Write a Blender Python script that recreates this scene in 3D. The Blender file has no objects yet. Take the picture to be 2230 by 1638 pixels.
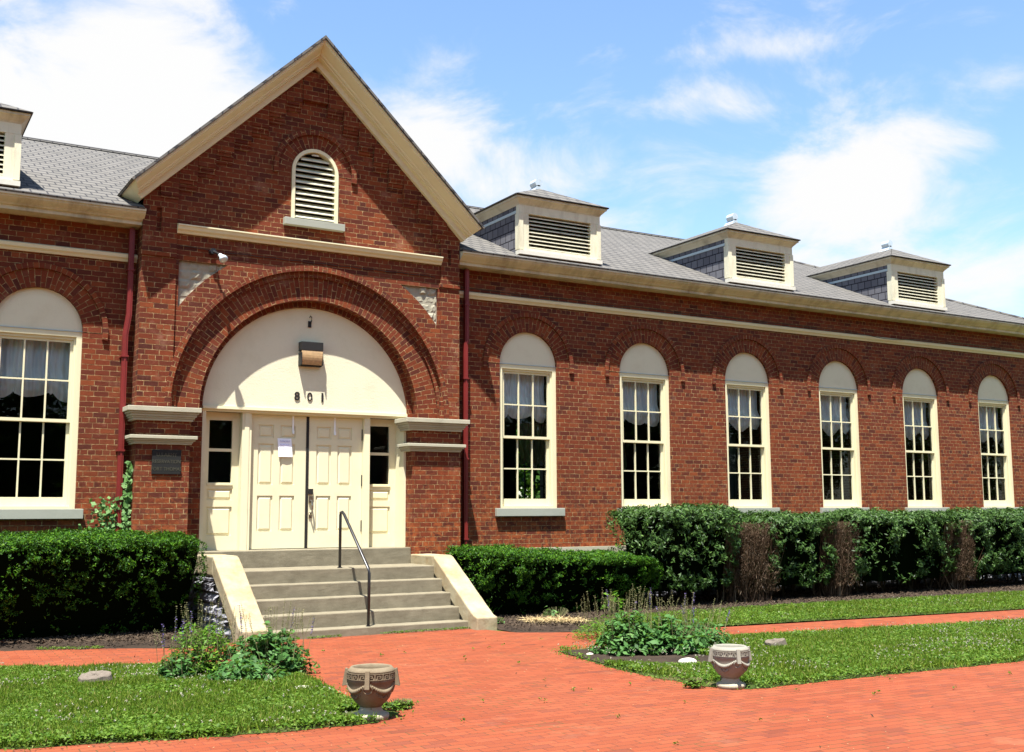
import bpy, bmesh, math, random
import numpy as np
from mathutils import Vector, Matrix
from mathutils.geometry import tessellate_polygon
R_ = math.radians
scene = bpy.context.scene
COL = scene.collection
# ------------------------------------------------------------------ camera
cd = bpy.data.cameras.new('camera'); cam = bpy.data.objects.new('camera', cd); COL.objects.link(cam)
cd.sensor_width = 36; cd.lens = 38.946; cd.clip_start = .05; cd.clip_end = 3000
rx = Vector((.86033, -.50972, -.00437)); ux = Vector((-.05891, -.10794, .99241)); fx = Vector((.50632, .85355, .12289))
M = Matrix((rx, ux, -fx)).transposed().to_4x4(); M.translation = Vector((-6.19, -16.70, 1.443))
cam.matrix_world = M
scene.camera = cam
# ------------------------------------------------------------------ light
SUN = Vector((-.85, -1.0, 3.7)).normalized()
elev = math.asin(SUN.z); azim = math.atan2(SUN.x, SUN.y)
w = bpy.data.worlds.new("World"); scene.world = w; w.use_nodes = True
nt = w.node_tree; N = nt.nodes; L = nt.links
for n in list(N): N.remove(n)
def wn(t, **k):
    n = N.new(t)
    for a, b in k.items(): setattr(n, a, b)
    return n
def wm(op, a, b=None, c=None, clamp=False):
    n = wn('ShaderNodeMath', operation=op, use_clamp=clamp)
    for i, v in enumerate((a, b, c)):
        if v is None: continue
        if isinstance(v, (int, float)): n.inputs[i].default_value = v
        else: L.new(v, n.inputs[i])
    return n.outputs[0]
sky = wn('ShaderNodeTexSky', sky_type='NISHITA', sun_disc=False, sun_elevation=elev, sun_rotation=azim,
         air_density=1.0, dust_density=.6, ozone_density=1.6)
bg1 = wn('ShaderNodeBackground'); bg1.inputs[1].default_value = .088
hs = wn('ShaderNodeHueSaturation'); hs.inputs['Saturation'].default_value = 1.12; hs.inputs['Value'].default_value = 1.0; hs.inputs['Hue'].default_value = .498
L.new(sky.outputs[0], hs.inputs['Color']); L.new(hs.outputs[0], bg1.inputs[0])
bg2 = wn('ShaderNodeBackground'); bg2.inputs[0].default_value = (1.0, 1.0, 1.0, 1); bg2.inputs[1].default_value = .31
tc = wn('ShaderNodeTexCoord'); sep = wn('ShaderNodeSeparateXYZ'); L.new(tc.outputs['Generated'], sep.inputs[0])
az = wm('ARCTAN2', sep.outputs[0], sep.outputs[1]); el = wm('ARCSINE', sep.outputs[2])
nz = wn('ShaderNodeTexNoise'); nz.inputs['Scale'].default_value = 7; nz.inputs['Detail'].default_value = 11; nz.inputs['Roughness'].default_value = .62
mp = wn('ShaderNodeMapping'); mp.inputs['Scale'].default_value = (1, 1, 1.9); L.new(tc.outputs['Generated'], mp.inputs[0])
nz.inputs['Distortion'].default_value = .45
L.new(mp.outputs[0], nz.inputs['Vector'])
nz2 = wn('ShaderNodeTexNoise'); nz2.inputs['Scale'].default_value = 2.6; nz2.inputs['Detail'].default_value = 3; L.new(mp.outputs[0], nz2.inputs['Vector'])
blobs = [(.08,.315,.17,.085,1.1),(.215,.345,.11,.10,1.1),(.255,.405,.06,.06,.55),(.07,.40,.08,.06,.5),
         (.455,.325,.085,.062,1.0),(.545,.300,.10,.045,.85),(.67,.355,.12,.022,.62),(.76,.40,.2,.012,.35),(.60,.345,.03,.03,.5),(.42,.25,.2,.05,.6),(.62,.305,.16,.05,.62),
         (.835,.265,.085,.055,1.05),(.885,.300,.075,.05,.95),(.955,.345,.05,.035,.5),(.95,.19,.10,.045,.8),
         (.60,.25,.10,.045,.65),(.78,.215,.10,.035,.8),(1.3,.3,.2,.12,.8),(-.3,.4,.25,.15,.9)]
tot = None
for (a, e, wa, he, s) in blobs:
    dx = wm('DIVIDE', wm('SUBTRACT', az, a), wa); dy = wm('DIVIDE', wm('SUBTRACT', el, e), he)
    d2 = wm('ADD', wm('MULTIPLY', dx, dx), wm('MULTIPLY', dy, dy))
    g = wm('MULTIPLY', wm('EXPONENT', wm('MULTIPLY', d2, -.9)), s)
    tot = g if tot is None else wm('MAXIMUM', tot, g)
# elsewhere in the sky, scattered cloud from the coarse noise
far_m = wm('SUBTRACT', 1, wm('MULTIPLY', wm('GREATER_THAN', sep.outputs[1], .25), wm('LESS_THAN', sep.outputs[2], .55)))
far_c = wm('MULTIPLY', far_m, wm('MULTIPLY', wm('SUBTRACT', nz2.outputs[0], .50), 3.0))
tot = wm('MAXIMUM', tot, far_c)
v = wm('ADD', wm('MULTIPLY', tot, 1.0), wm('MULTIPLY', wm('SUBTRACT', nz.outputs[0], .5), 2.6))
cr = wn('ShaderNodeMapRange'); cr.interpolation_type = 'SMOOTHSTEP'; cr.inputs['From Min'].default_value = .10; cr.inputs['From Max'].default_value = .95; cr.inputs['To Min'].default_value = .05
L.new(v, cr.inputs['Value'])
mx = wn('ShaderNodeMixShader'); L.new(cr.outputs[0], mx.inputs[0]); L.new(bg1.outputs[0], mx.inputs[1]); L.new(bg2.outputs[0], mx.inputs[2])
wo = wn('ShaderNodeOutputWorld'); L.new(mx.outputs[0], wo.inputs[0])
sl = bpy.data.lights.new('sun', 'SUN'); sl.energy = 5.0; sl.angle = R_(.53); sl.color = (1, .965, .90)
so = bpy.data.objects.new('sun', sl); COL.objects.link(so)
so.rotation_euler = (-SUN).to_track_quat('-Z', 'Y').to_euler(); so.location = (-10, -12, 30)
scene.view_settings.view_transform = 'Standard'; scene.view_settings.look = 'None'
scene.view_settings.exposure = 1.68; scene.view_settings.gamma = 1
scene.render.resolution_x = 1024; scene.render.resolution_y = 752
scene.render.engine = 'CYCLES'
scene.cycles.max_bounces = 6; scene.cycles.transparent_max_bounces = 8

# ================================================================== materials
class NB:
    def __init__(s, name):
        s.m = bpy.data.materials.new(name); s.m.use_nodes = True; s.t = s.m.node_tree
        s.n = s.t.nodes; s.l = s.t.links
        s.b = s.n['Principled BSDF']; s.out = s.n['Material Output']
    def new(s, t, **k):
        n = s.n.new(t)
        for a, b in k.items(): setattr(n, a, b)
        return n
    def put(s, v, inp):
        if isinstance(v, (int, float)): inp.default_value = v
        elif isinstance(v, tuple): inp.default_value = v if len(v) == 4 or inp.type == 'VECTOR' else (*v, 1)
        else: s.l.new(v, inp)
    def math(s, op, a, b=None, clamp=False):
        n = s.new('ShaderNodeMath', operation=op, use_clamp=clamp); s.put(a, n.inputs[0])
        if b is not None: s.put(b, n.inputs[1])
        return n.outputs[0]
    def noise(s, scale, detail=4, rough=.55, vec=None, dist=0):
        n = s.new('ShaderNodeTexNoise'); n.inputs['Scale'].default_value = scale; n.inputs['Detail'].default_value = detail
        n.inputs['Roughness'].default_value = rough; n.inputs['Distortion'].default_value = dist
        s.l.new(vec if vec else s.obj(), n.inputs['Vector']); return n.outputs['Fac']
    def obj(s):
        if not hasattr(s, '_p'): s._p = s.new('ShaderNodeNewGeometry')
        return s._p.outputs['Position']
    def uv(s):
        if not hasattr(s, '_u'): s._u = s.new('ShaderNodeTexCoord')
        return s._u.outputs['UV']
    def mapv(s, vec, scale=(1, 1, 1), loc=(0, 0, 0), rot=(0, 0, 0)):
        n = s.new('ShaderNodeMapping'); n.inputs['Scale'].default_value = scale; n.inputs['Location'].default_value = loc
        n.inputs['Rotation'].default_value = rot; s.l.new(vec, n.inputs[0]); return n.outputs[0]
    def ramp(s, f, stops, interp='LINEAR'):
        n = s.new('ShaderNodeValToRGB'); n.color_ramp.interpolation = interp
        e = n.color_ramp.elements
        while len(e) < len(stops): e.new(.5)
        for i, (p, c) in enumerate(stops):
            e[i].position = p; e[i].color = (*c, 1) if len(c) == 3 else c
        s.put(f, n.inputs[0]); return n.outputs[0]
    def rng(s, f, a, b, c=0, d=1):
        n = s.new('ShaderNodeMapRange'); s.put(f, n.inputs[0])
        for i, v in enumerate((a, b, c, d)): n.inputs[1 + i].default_value = v
        return n.outputs[0]
    def mix(s, f, a, b, mode='MIX'):
        n = s.new('ShaderNodeMix', data_type='RGBA', blend_type=mode); s.put(f, n.inputs[0])
        s.put(a, n.inputs[6]); s.put(b, n.inputs[7]); return n.outputs[2]
    def bump(s, h, strength=.5, dist=.01, prev=None):
        n = s.new('ShaderNodeBump'); n.inputs['Strength'].default_value = strength; n.inputs['Distance'].default_value = dist
        s.l.new(h, n.inputs['Height'])
        if prev: s.l.new(prev, n.inputs['Normal'])
        s.l.new(n.outputs[0], s.b.inputs['Normal']); return n.outputs[0]
    def fin(s, col, rough=.8, spec=.3, metal=0):
        s.put(col, s.b.inputs['Base Color']); s.put(rough, s.b.inputs['Roughness'])
        s.b.inputs['Specular IOR Level'].default_value = spec; s.b.inputs['Metallic'].default_value = metal
        return s.m
MAT = {}
def brick_tex(b, vec, w_, h_, mortar, squash=1.0, sqf=2, smooth=.1, off=.5):
    n = b.new('ShaderNodeTexBrick'); n.inputs['Scale'].default_value = 1
    n.inputs['Color1'].default_value = (0, 0, 0, 1); n.inputs['Color2'].default_value = (1, 1, 1, 1); n.inputs['Mortar'].default_value = (.5, .5, .5, 1)
    n.inputs['Mortar Size'].default_value = mortar; n.inputs['Mortar Smooth'].default_value = smooth
    n.inputs['Brick Width'].default_value = w_; n.inputs['Row Height'].default_value = h_
    n.offset = off; n.squash = squash; n.squash_frequency = sqf
    b.l.new(vec, n.inputs['Vector']); return n
def warp(b, vec, scale, amt):
    n = b.new('ShaderNodeTexNoise'); n.inputs['Scale'].default_value = scale; n.inputs['Detail'].default_value = 3
    b.l.new(b.obj(), n.inputs['Vector'])
    s1 = b.new('ShaderNodeVectorMath', operation='SUBTRACT'); b.l.new(n.outputs['Color'], s1.inputs[0]); s1.inputs[1].default_value = (.5, .5, .5)
    s2 = b.new('ShaderNodeVectorMath', operation='SCALE'); b.l.new(s1.outputs[0], s2.inputs[0]); s2.inputs['Scale'].default_value = amt
    s3 = b.new('ShaderNodeVectorMath', operation='ADD'); b.l.new(vec, s3.inputs[0]); b.l.new(s2.outputs[0], s3.inputs[1])
    return s3.outputs[0]
def mk_brick(name, w_=.205, squash=.5, sqf=6, worn=True):
    b = NB(name); vec = warp(b, b.uv(), 9, .012)
    t = brick_tex(b, vec, w_, .0765, .0046, squash, sqf)
    per = b.ramp(t.outputs['Color'], [(0, (.045, .011, .007)), (.16, (.095, .019, .008)), (.45, (.140, .026, .008)), (.75, (.180, .038, .010)), (.92, (.220, .052, .013)), (1, (.125, .036, .018))])
    fine = b.noise(55, 5, .7); per = b.mix(b.rng(fine, .3, .7, 0, .55), per, (.10, .022, .012))
    big = b.noise(1.1, 6, .62); per = b.mix(b.rng(big, .42, .72, 0, .55), per, (.085, .022, .012))
    pale = b.noise(2.3, 7, .7); per = b.mix(b.rng(pale, .58, .76, 0, .38), per, (.36, .21, .14))
    stv = b.noise(1.0, 5, .6, b.mapv(b.obj(), (2.6, 2.6, .28))); per = b.mix(b.rng(stv, .55, .75, 0, .45), per, (.07, .022, .013))
    if worn:   # spalled soft orange faces low on the wall
        sx = b.new('ShaderNodeSeparateXYZ'); b.l.new(b.obj(), sx.inputs[0])
        low = b.rng(sx.outputs[2], .7, 2.6, 1, 0); sp = b.rng(b.noise(7, 5, .7), .48, .6)
        per = b.mix(b.math('MULTIPLY', b.math('MULTIPLY', low, sp), .8), per, (.33, .085, .022))
    mn = b.noise(13, 4, .7)
    mc = b.ramp(mn, [(.34, (.10, .04, .016)), (.52, (.23, .135, .058)), (.70, (.45, .34, .17))])
    col = b.mix(t.outputs['Fac'], per, mc)
    h = b.math('SUBTRACT', b.math('MULTIPLY', b.noise(90, 4, .7), .45), b.math('MULTIPLY', t.outputs['Fac'], .9))
    h = b.math('ADD', h, b.math('MULTIPLY', b.noise(11, 4, .6), .8))
    b.bump(h, .8, .012)
    return b.fin(col, .88, .2)
MAT['brick'] = mk_brick('red_brick')
MAT['arch_brick'] = mk_brick('arch_brick', .19, 1.0, 2)
def mk_paving():
    b = NB('paving_brick')
    vec = warp(b, b.mapv(b.obj(), rot=(0, 0, R_(2))), 6, .012)
    t = brick_tex(b, vec, .205, .102, .0048, 1, 2)
    per = b.ramp(t.outputs['Color'], [(0, (.155, .034, .0125)), (.5, (.19, .042, .015)), (.9, (.21, .050, .019)), (1, (.115, .028, .013))])
    st = brick_tex(b, vec, .205, .102, 0, 1, 2)
    dk = b.math('MULTIPLY', b.rng(st.outputs['Color'], .86, .9), b.rng(b.noise(4, 4, .6), .48, .56))
    per = b.mix(b.math('MULTIPLY', dk, .5), per, (.11, .028, .018))
    per = b.mix(b.rng(b.noise(.7, 6, .6), .4, .75, 0, .45), per, (.22, .064, .028))
    per = b.mix(b.rng(b.noise(60, 4, .7), .45, .8, 0, .35), per, (.16, .034, .016))
    mc = b.ramp(b.noise(2.2, 5, .7), [(.36, (.18, .04, .02)), (.52, (.10, .03, .016)), (.66, (.06, .05, .015))])
    sx = b.new('ShaderNodeSeparateXYZ'); b.l.new(b.obj(), sx.inputs[0])
    col = b.mix(t.outputs['Fac'], per, mc)
    # bleached dusty edge kept as a stain along the front of the paving
    col = b.mix(b.rng(b.noise(1.6, 7, .7), .60, .72, 0, .35), col, (.23, .105, .055))
    h = b.math('SUBTRACT', b.math('MULTIPLY', b.noise(70, 4, .6), .3), t.outputs['Fac'])
    b.bump(h, .8, .008)
    return b.fin(col, .85, .2)
MAT['paving'] = mk_paving()
def mk_paint(name, c, dirt=(.35, .27, .16), amt=.35, streak=(1, 1, 1), bump=.25, rough=.6, bs=120, lo=.5):
    b = NB(name); v = b.mapv(b.obj(), streak)
    col = b.mix(b.rng(b.noise(2.5, 7, .68, v), lo, lo + .3, 0, amt), c, dirt)
    col = b.mix(b.rng(b.noise(22, 5, .7), .55, .8, 0, amt * .6), col, tuple(x * .72 for x in c))
    b.bump(b.noise(bs, 4, .65), bump, .004)
    return b.fin(col, rough, .35)
CR = (.62, .575, .375)
MAT['cream'] = mk_paint('cream_paint', CR, amt=.26, streak=(1.5, 1.5, .5))
MAT['cream_door'] = mk_paint('door_paint', (.65, .60, .40), amt=.24, bump=.1, rough=.45)
MAT['stucco'] = mk_paint('cream_stucco', (.62, .585, .42), (.45, .40, .25), .35, bump=.9, bs=38, rough=.85)
MAT['cornice'] = mk_paint('stained_cornice_paint', (.50, .465, .335), (.15, .12, .075), .8, (1.4, 1, .25), lo=.46)
MAT['peeling'] = mk_paint('peeling_paint', (.60, .57, .42), (.30, .26, .18), .6, (3, 3, .6), bump=.5, lo=.48)
MAT['limestone'] = mk_paint('limestone', (.36, .34, .25), (.19, .18, .13), .5, bump=.5, rough=.9, bs=60)
MAT['sill_stone'] = mk_paint('sill_stone', (.28, .29, .24), (.17, .18, .14), .4, bump=.35, rough=.85)
def mk_conc(name, c, c2, c3, bs=.5):
    b = NB(name)
    col = b.mix(b.rng(b.noise(3, 7, .7), .38, .68), c, c2)
    col = b.mix(b.rng(b.noise(140, 3, .6), .62, .72, 0, .6), col, c3)
    col = b.mix(b.rng(b.noise(9, 6, .75), .58, .72, 0, .45), col, tuple(x * .6 for x in c))
    b.bump(b.noise(110, 5, .7), bs, .006)
    return b.fin(col, .9, .2)
MAT['concrete'] = mk_conc('step_concrete', (.150, .130, .088), (.20, .175, .12), (.37, .33, .25), .9)
MAT['coping'] = mk_conc('cheek_coping_concrete', (0.3116, 0.2747, 0.1804), (0.2378, 0.1763, 0.0943), (0.3772, 0.3362, 0.2378), .45)
MAT['urn'] = mk_conc('cast_stone', (.13, .10, .062), (.20, .165, .11), (.26, .22, .16), .3)
MAT['urn_pale'] = mk_conc('pale_cast_stone', (.185, .175, .14), (.24, .23, .19), (.30, .285, .24), .3)
MAT['urn_foot'] = mk_conc('foot_cast_stone', (0.2952, 0.2624, 0.1886), (0.3444, 0.3116, 0.2296), (0.3772, 0.3444, 0.2706), .4)
MAT['rubble'] = mk_conc('rubble_stone', (.24, .24, .26), (.13, .13, .15), (.36, .36, .38), .9)
MAT['rubble_dark'] = mk_conc('rubble_mortar', (.12, .11, .10), (.08, .075, .07), (.2, .19, .17), .9)
MAT['rock'] = mk_conc('rock_face_stone', (.33, .31, .235), (.25, .235, .175), (.40, .38, .30), .6)
MAT['whiterock'] = mk_conc('pale_field_stone', (0.576, 0.544, 0.464), (0.44, 0.4, 0.336), (0.64, 0.624, 0.56), .5)
def mk_shingle(name, w_, h_, cs, dark=(.035, .034, .036), ms=.012, cl=.20):
    b = NB(name); vec = warp(b, b.uv(), 5, .006)
    t = brick_tex(b, vec, w_, h_, ms, 1, 2, .05)
    per = b.ramp(t.outputs['Color'], cs)
    per = b.mix(b.rng(b.noise(160, 3, .7), .4, .8, 0, .5), per, tuple(x * .55 for x in cs[0][1]))
    per = b.mix(b.rng(b.noise(1.3, 6, .6), .4, .75, 0, .3), per, tuple(x * .75 for x in cs[-1][1]))
    sx = b.new('ShaderNodeSeparateXYZ'); b.l.new(vec, sx.inputs[0])
    fr = b.math('FRACT', b.math('DIVIDE', b.math('ADD', sx.outputs[1], 50 * h_), h_))
    lap_shadow = b.math('LESS_THAN', fr, cl)  # shadow under each shingle course, painted into the colour
    col = b.mix(b.math('MAXIMUM', t.outputs['Fac'], b.math('MULTIPLY', lap_shadow, .8)), per, dark)
    h = b.math('SUBTRACT', b.math('MULTIPLY', b.noise(120, 3, .6), .3), t.outputs['Fac'])
    b.bump(h, .6, .012)
    return b.fin(col, .9, .2)
MAT['shingle'] = mk_shingle('roof_shingle', .22, .25, [(0, (.100, .095, .086)), (.5, (.132, .124, .112)), (1, (.114, .107, .096))])
MAT['side_shingle'] = mk_shingle('dormer_side_shingle', .19, .17, [(0, (.10, .10, .115)), (.5, (.14, .14, .155)), (1, (.085, .085, .10))], (.015, .015, .02), .009, .08)
def simple(name, c, rough=.6, spec=.4, metal=0, n=0.0, ns=20):
    b = NB(name); col = c
    if n: col = b.mix(b.rng(b.noise(ns, 5, .7), .35, .75, 0, n), c, tuple(x * .45 for x in c))
    return b.fin(col, rough, spec, metal)
MAT['redmetal'] = simple('red_painted_metal', (.17, .015, .012), .45, .5, n=.5, ns=4)
MAT['black'] = simple('black_painted_steel', (.012, .012, .014), .35, .5, n=.2)
MAT['blackmat'] = simple('dark_bronze', (.014, .013, .012), .6, .3, n=.3)
MAT['plaque'] = simple('dark_plaque', (.010, .011, .010), .6, .3, n=.3)
MAT['letter'] = simple('plaque_lettering', (.05, .05, .032), .5, .4)
MAT['silver'] = simple('galvanised_metal', (.55, .62, .66), .4, .5, .3, .3)
MAT['flash'] = simple('pale_flashing', (.58, .56, .48), .6, .4, 0, .3)
MAT['blueflash'] = simple('grey_blue_trim', (.38, .46, .48), .6, .4, 0, .2)
MAT['dark'] = simple('dark_void', (.006, .006, .006), .9, .1)
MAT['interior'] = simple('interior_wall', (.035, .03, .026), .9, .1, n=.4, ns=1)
MAT['brass'] = simple('worn_metal_handle', (.30, .27, .22), .3, .6, .9, .3)
MAT['paper'] = simple('white_paper', (.82, .83, .88), .7, .2)
MAT['ink'] = simple('blue_ink', (.22, .20, .40), .8, .1)
MAT['tape'] = simple('white_plastic', (.80, .82, .82), .4, .4)
MAT['lens'] = simple('amber_lamp_lens', (.46, .30, .15), .35, .5, n=.8, ns=18)
MAT['mulch'] = mk_conc('mulch', (.022, .015, .010), (.04, .027, .018), (.075, .052, .035), 1.0)
MAT['mulch'].node_tree.nodes['Principled BSDF'].inputs['Roughness'].default_value = 1
MAT['bark'] = simple('bark', (.07, .05, .034), .95, .1, n=.7, ns=30)
MAT['stumpwood'] = simple('weathered_wood', (.15, .125, .10), .95, .1, n=.8, ns=40)
MAT['straw'] = simple('straw', (0.464, 0.352, 0.176), .8, .2, n=.3)
def mk_ground(name, c1, c2, c3):
    b = NB(name)
    col = b.mix(b.rng(b.noise(5, 6, .7), .4, .65), c1, c2)
    col = b.mix(b.rng(b.noise(1.5, 5, .7), .55, .75, 0, .7), col, c3)
    b.bump(b.noise(60, 5, .7), .9, .02); return b.fin(col, .95, .1)
MAT['soil'] = mk_ground('turf_soil', (.03, .05, .010), (.06, .075, .02), (.13, .095, .045))
MAT['field'] = mk_ground('far_ground', (.05, .09, .02), (.08, .12, .03), (.07, .07, .03))
def mk_leaf(name, cs, trans=.35, rough=.55, spec=.14):
    b = NB(name); g = b.new('ShaderNodeNewGeometry')
    col = b.ramp(g.outputs['Random Per Island'], cs)
    b.fin(col, rough, spec)
    tr = b.new('ShaderNodeBsdfTranslucent'); b.put(b.mix(.5, col, (.22, .42, .03)), tr.inputs[0])
    ms = b.new('ShaderNodeMixShader'); ms.inputs[0].default_value = trans
    b.l.new(b.b.outputs[0], ms.inputs[1]); b.l.new(tr.outputs[0], ms.inputs[2]); b.l.new(ms.outputs[0], b.out.inputs[0])
    return b.m
MAT['yew'] = mk_leaf('yew_needles', [(0, (.005, .024, .001)), (.5, (.017, .066, .0015)), (.85, (.044, .122, .003)), (1, (.085, .165, .007))], .06)
MAT['yewcore'] = simple('yew_inner_shade', (.0025, .005, .0015), 1, .0)  # near-black colour stands in for the shade deep in the foliage
MAT['shrub'] = mk_leaf('broad_shrub_leaves', [(0, (.012, .034, .006)), (.5, (.028, .066, .011)), (.85, (.048, .10, .019)), (1, (.085, .15, .034))], .06, .5, .2)
MAT['dead'] = mk_leaf('dead_twigs', [(0, (.022, .012, .007)), (.55, (.065, .038, .022)), (.9, (.13, .085, .055)), (1, (.26, .20, .14))], .03, .9, .1)
MAT['grass'] = mk_leaf('grass_blades', [(0, (.032, .066, .004)), (.5, (.078, .132, .009)), (.85, (.125, .17, .016)), (1, (.20, .17, .06))], .25)
MAT['clover'] = mk_leaf('clover_leaves', [(0, (.028, .07, .006)), (.6, (.072, .135, .012)), (1, (.115, .18, .03))], .25)
MAT['cloverflower'] = mk_leaf('clover_flowers', [(0, (0.192, 0.2, 0.136)), (.6, (0.304, 0.296, 0.224)), (1, (0.256, 0.192, 0.152))], .1, .8)
MAT['sage'] = mk_leaf('sage_leaves', [(0, (0.0216, 0.0612, 0.0144)), (.5, (0.0432, 0.1152, 0.0252)), (.9, (0.072, 0.1656, 0.0432)), (1, (0.1152, 0.2016, 0.0648))], .25)
MAT['bright'] = mk_leaf('bright_leaves', [(0, (0.0255, 0.0765, 0.0068)), (.6, (0.068, 0.153, 0.01275)), (1, (0.1445, 0.2465, 0.0255))], .25)
MAT['stalk'] = mk_leaf('dry_flower_stalks', [(0, (.09, .10, .04)), (.6, (.16, .15, .07)), (1, (.22, .19, .10))], .1, .8)
MAT['purple'] = mk_leaf('purple_flowers', [(0, (.07, .045, .15)), (1, (.16, .11, .30))], .2, .7)
MAT['ivy'] = mk_leaf('ivy_leaves', [(0, (0.04, 0.096, 0.024)), (.6, (0.088, 0.192, 0.048)), (1, (0.176, 0.288, 0.112))], .25)
MAT['treeleaf'] = mk_leaf('tree_leaves', [(0, (.012, .035, .006)), (.6, (.03, .08, .012)), (1, (.06, .12, .02))], .35)
def mk_glass():
    b = NB('window_glass'); b.n.remove(b.b)
    gl = b.new('ShaderNodeBsdfGlossy'); gl.inputs['Roughness'].default_value = .01; gl.inputs['Color'].default_value = (.9, .95, 1, 1)
    tr = b.new('ShaderNodeBsdfTransparent'); tr.inputs[0].default_value = (.80, .84, .83, 1)
    fr = b.new('ShaderNodeFresnel'); fr.inputs[0].default_value = 1.36
    bp = b.new('ShaderNodeBump'); bp.inputs['Strength'].default_value = .3; bp.inputs['Distance'].default_value = .004
    b.l.new(b.noise(1.6, 3, .5), bp.inputs['Height']); b.l.new(bp.outputs[0], gl.inputs['Normal'])
    ms = b.new('ShaderNodeMixShader'); b.l.new(fr.outputs[0], ms.inputs[0]); b.l.new(tr.outputs[0], ms.inputs[1]); b.l.new(gl.outputs[0], ms.inputs[2])
    b.l.new(ms.outputs[0], b.out.inputs[0]); return b.m
MAT['glass'] = mk_glass()
def mk_curtain():
    b = NB('sheer_curtain_cloth')
    v = b.mapv(b.obj(), (22, 1, 1.2))
    col = b.ramp(b.noise(1.0, 3, .5, v), [(.35, (.60, .70, .78)), (.65, (.84, .93, .97))])
    b.fin(col, .9, .1); tr = b.new('ShaderNodeBsdfTransparent'); ms = b.new('ShaderNodeMixShader'); ms.inputs[0].default_value = .05
    b.l.new(b.b.outputs[0], ms.inputs[1]); b.l.new(tr.outputs[0], ms.inputs[2]); b.l.new(ms.outputs[0], b.out.inputs[0]); return b.m
MAT['curtain'] = mk_curtain()

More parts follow.
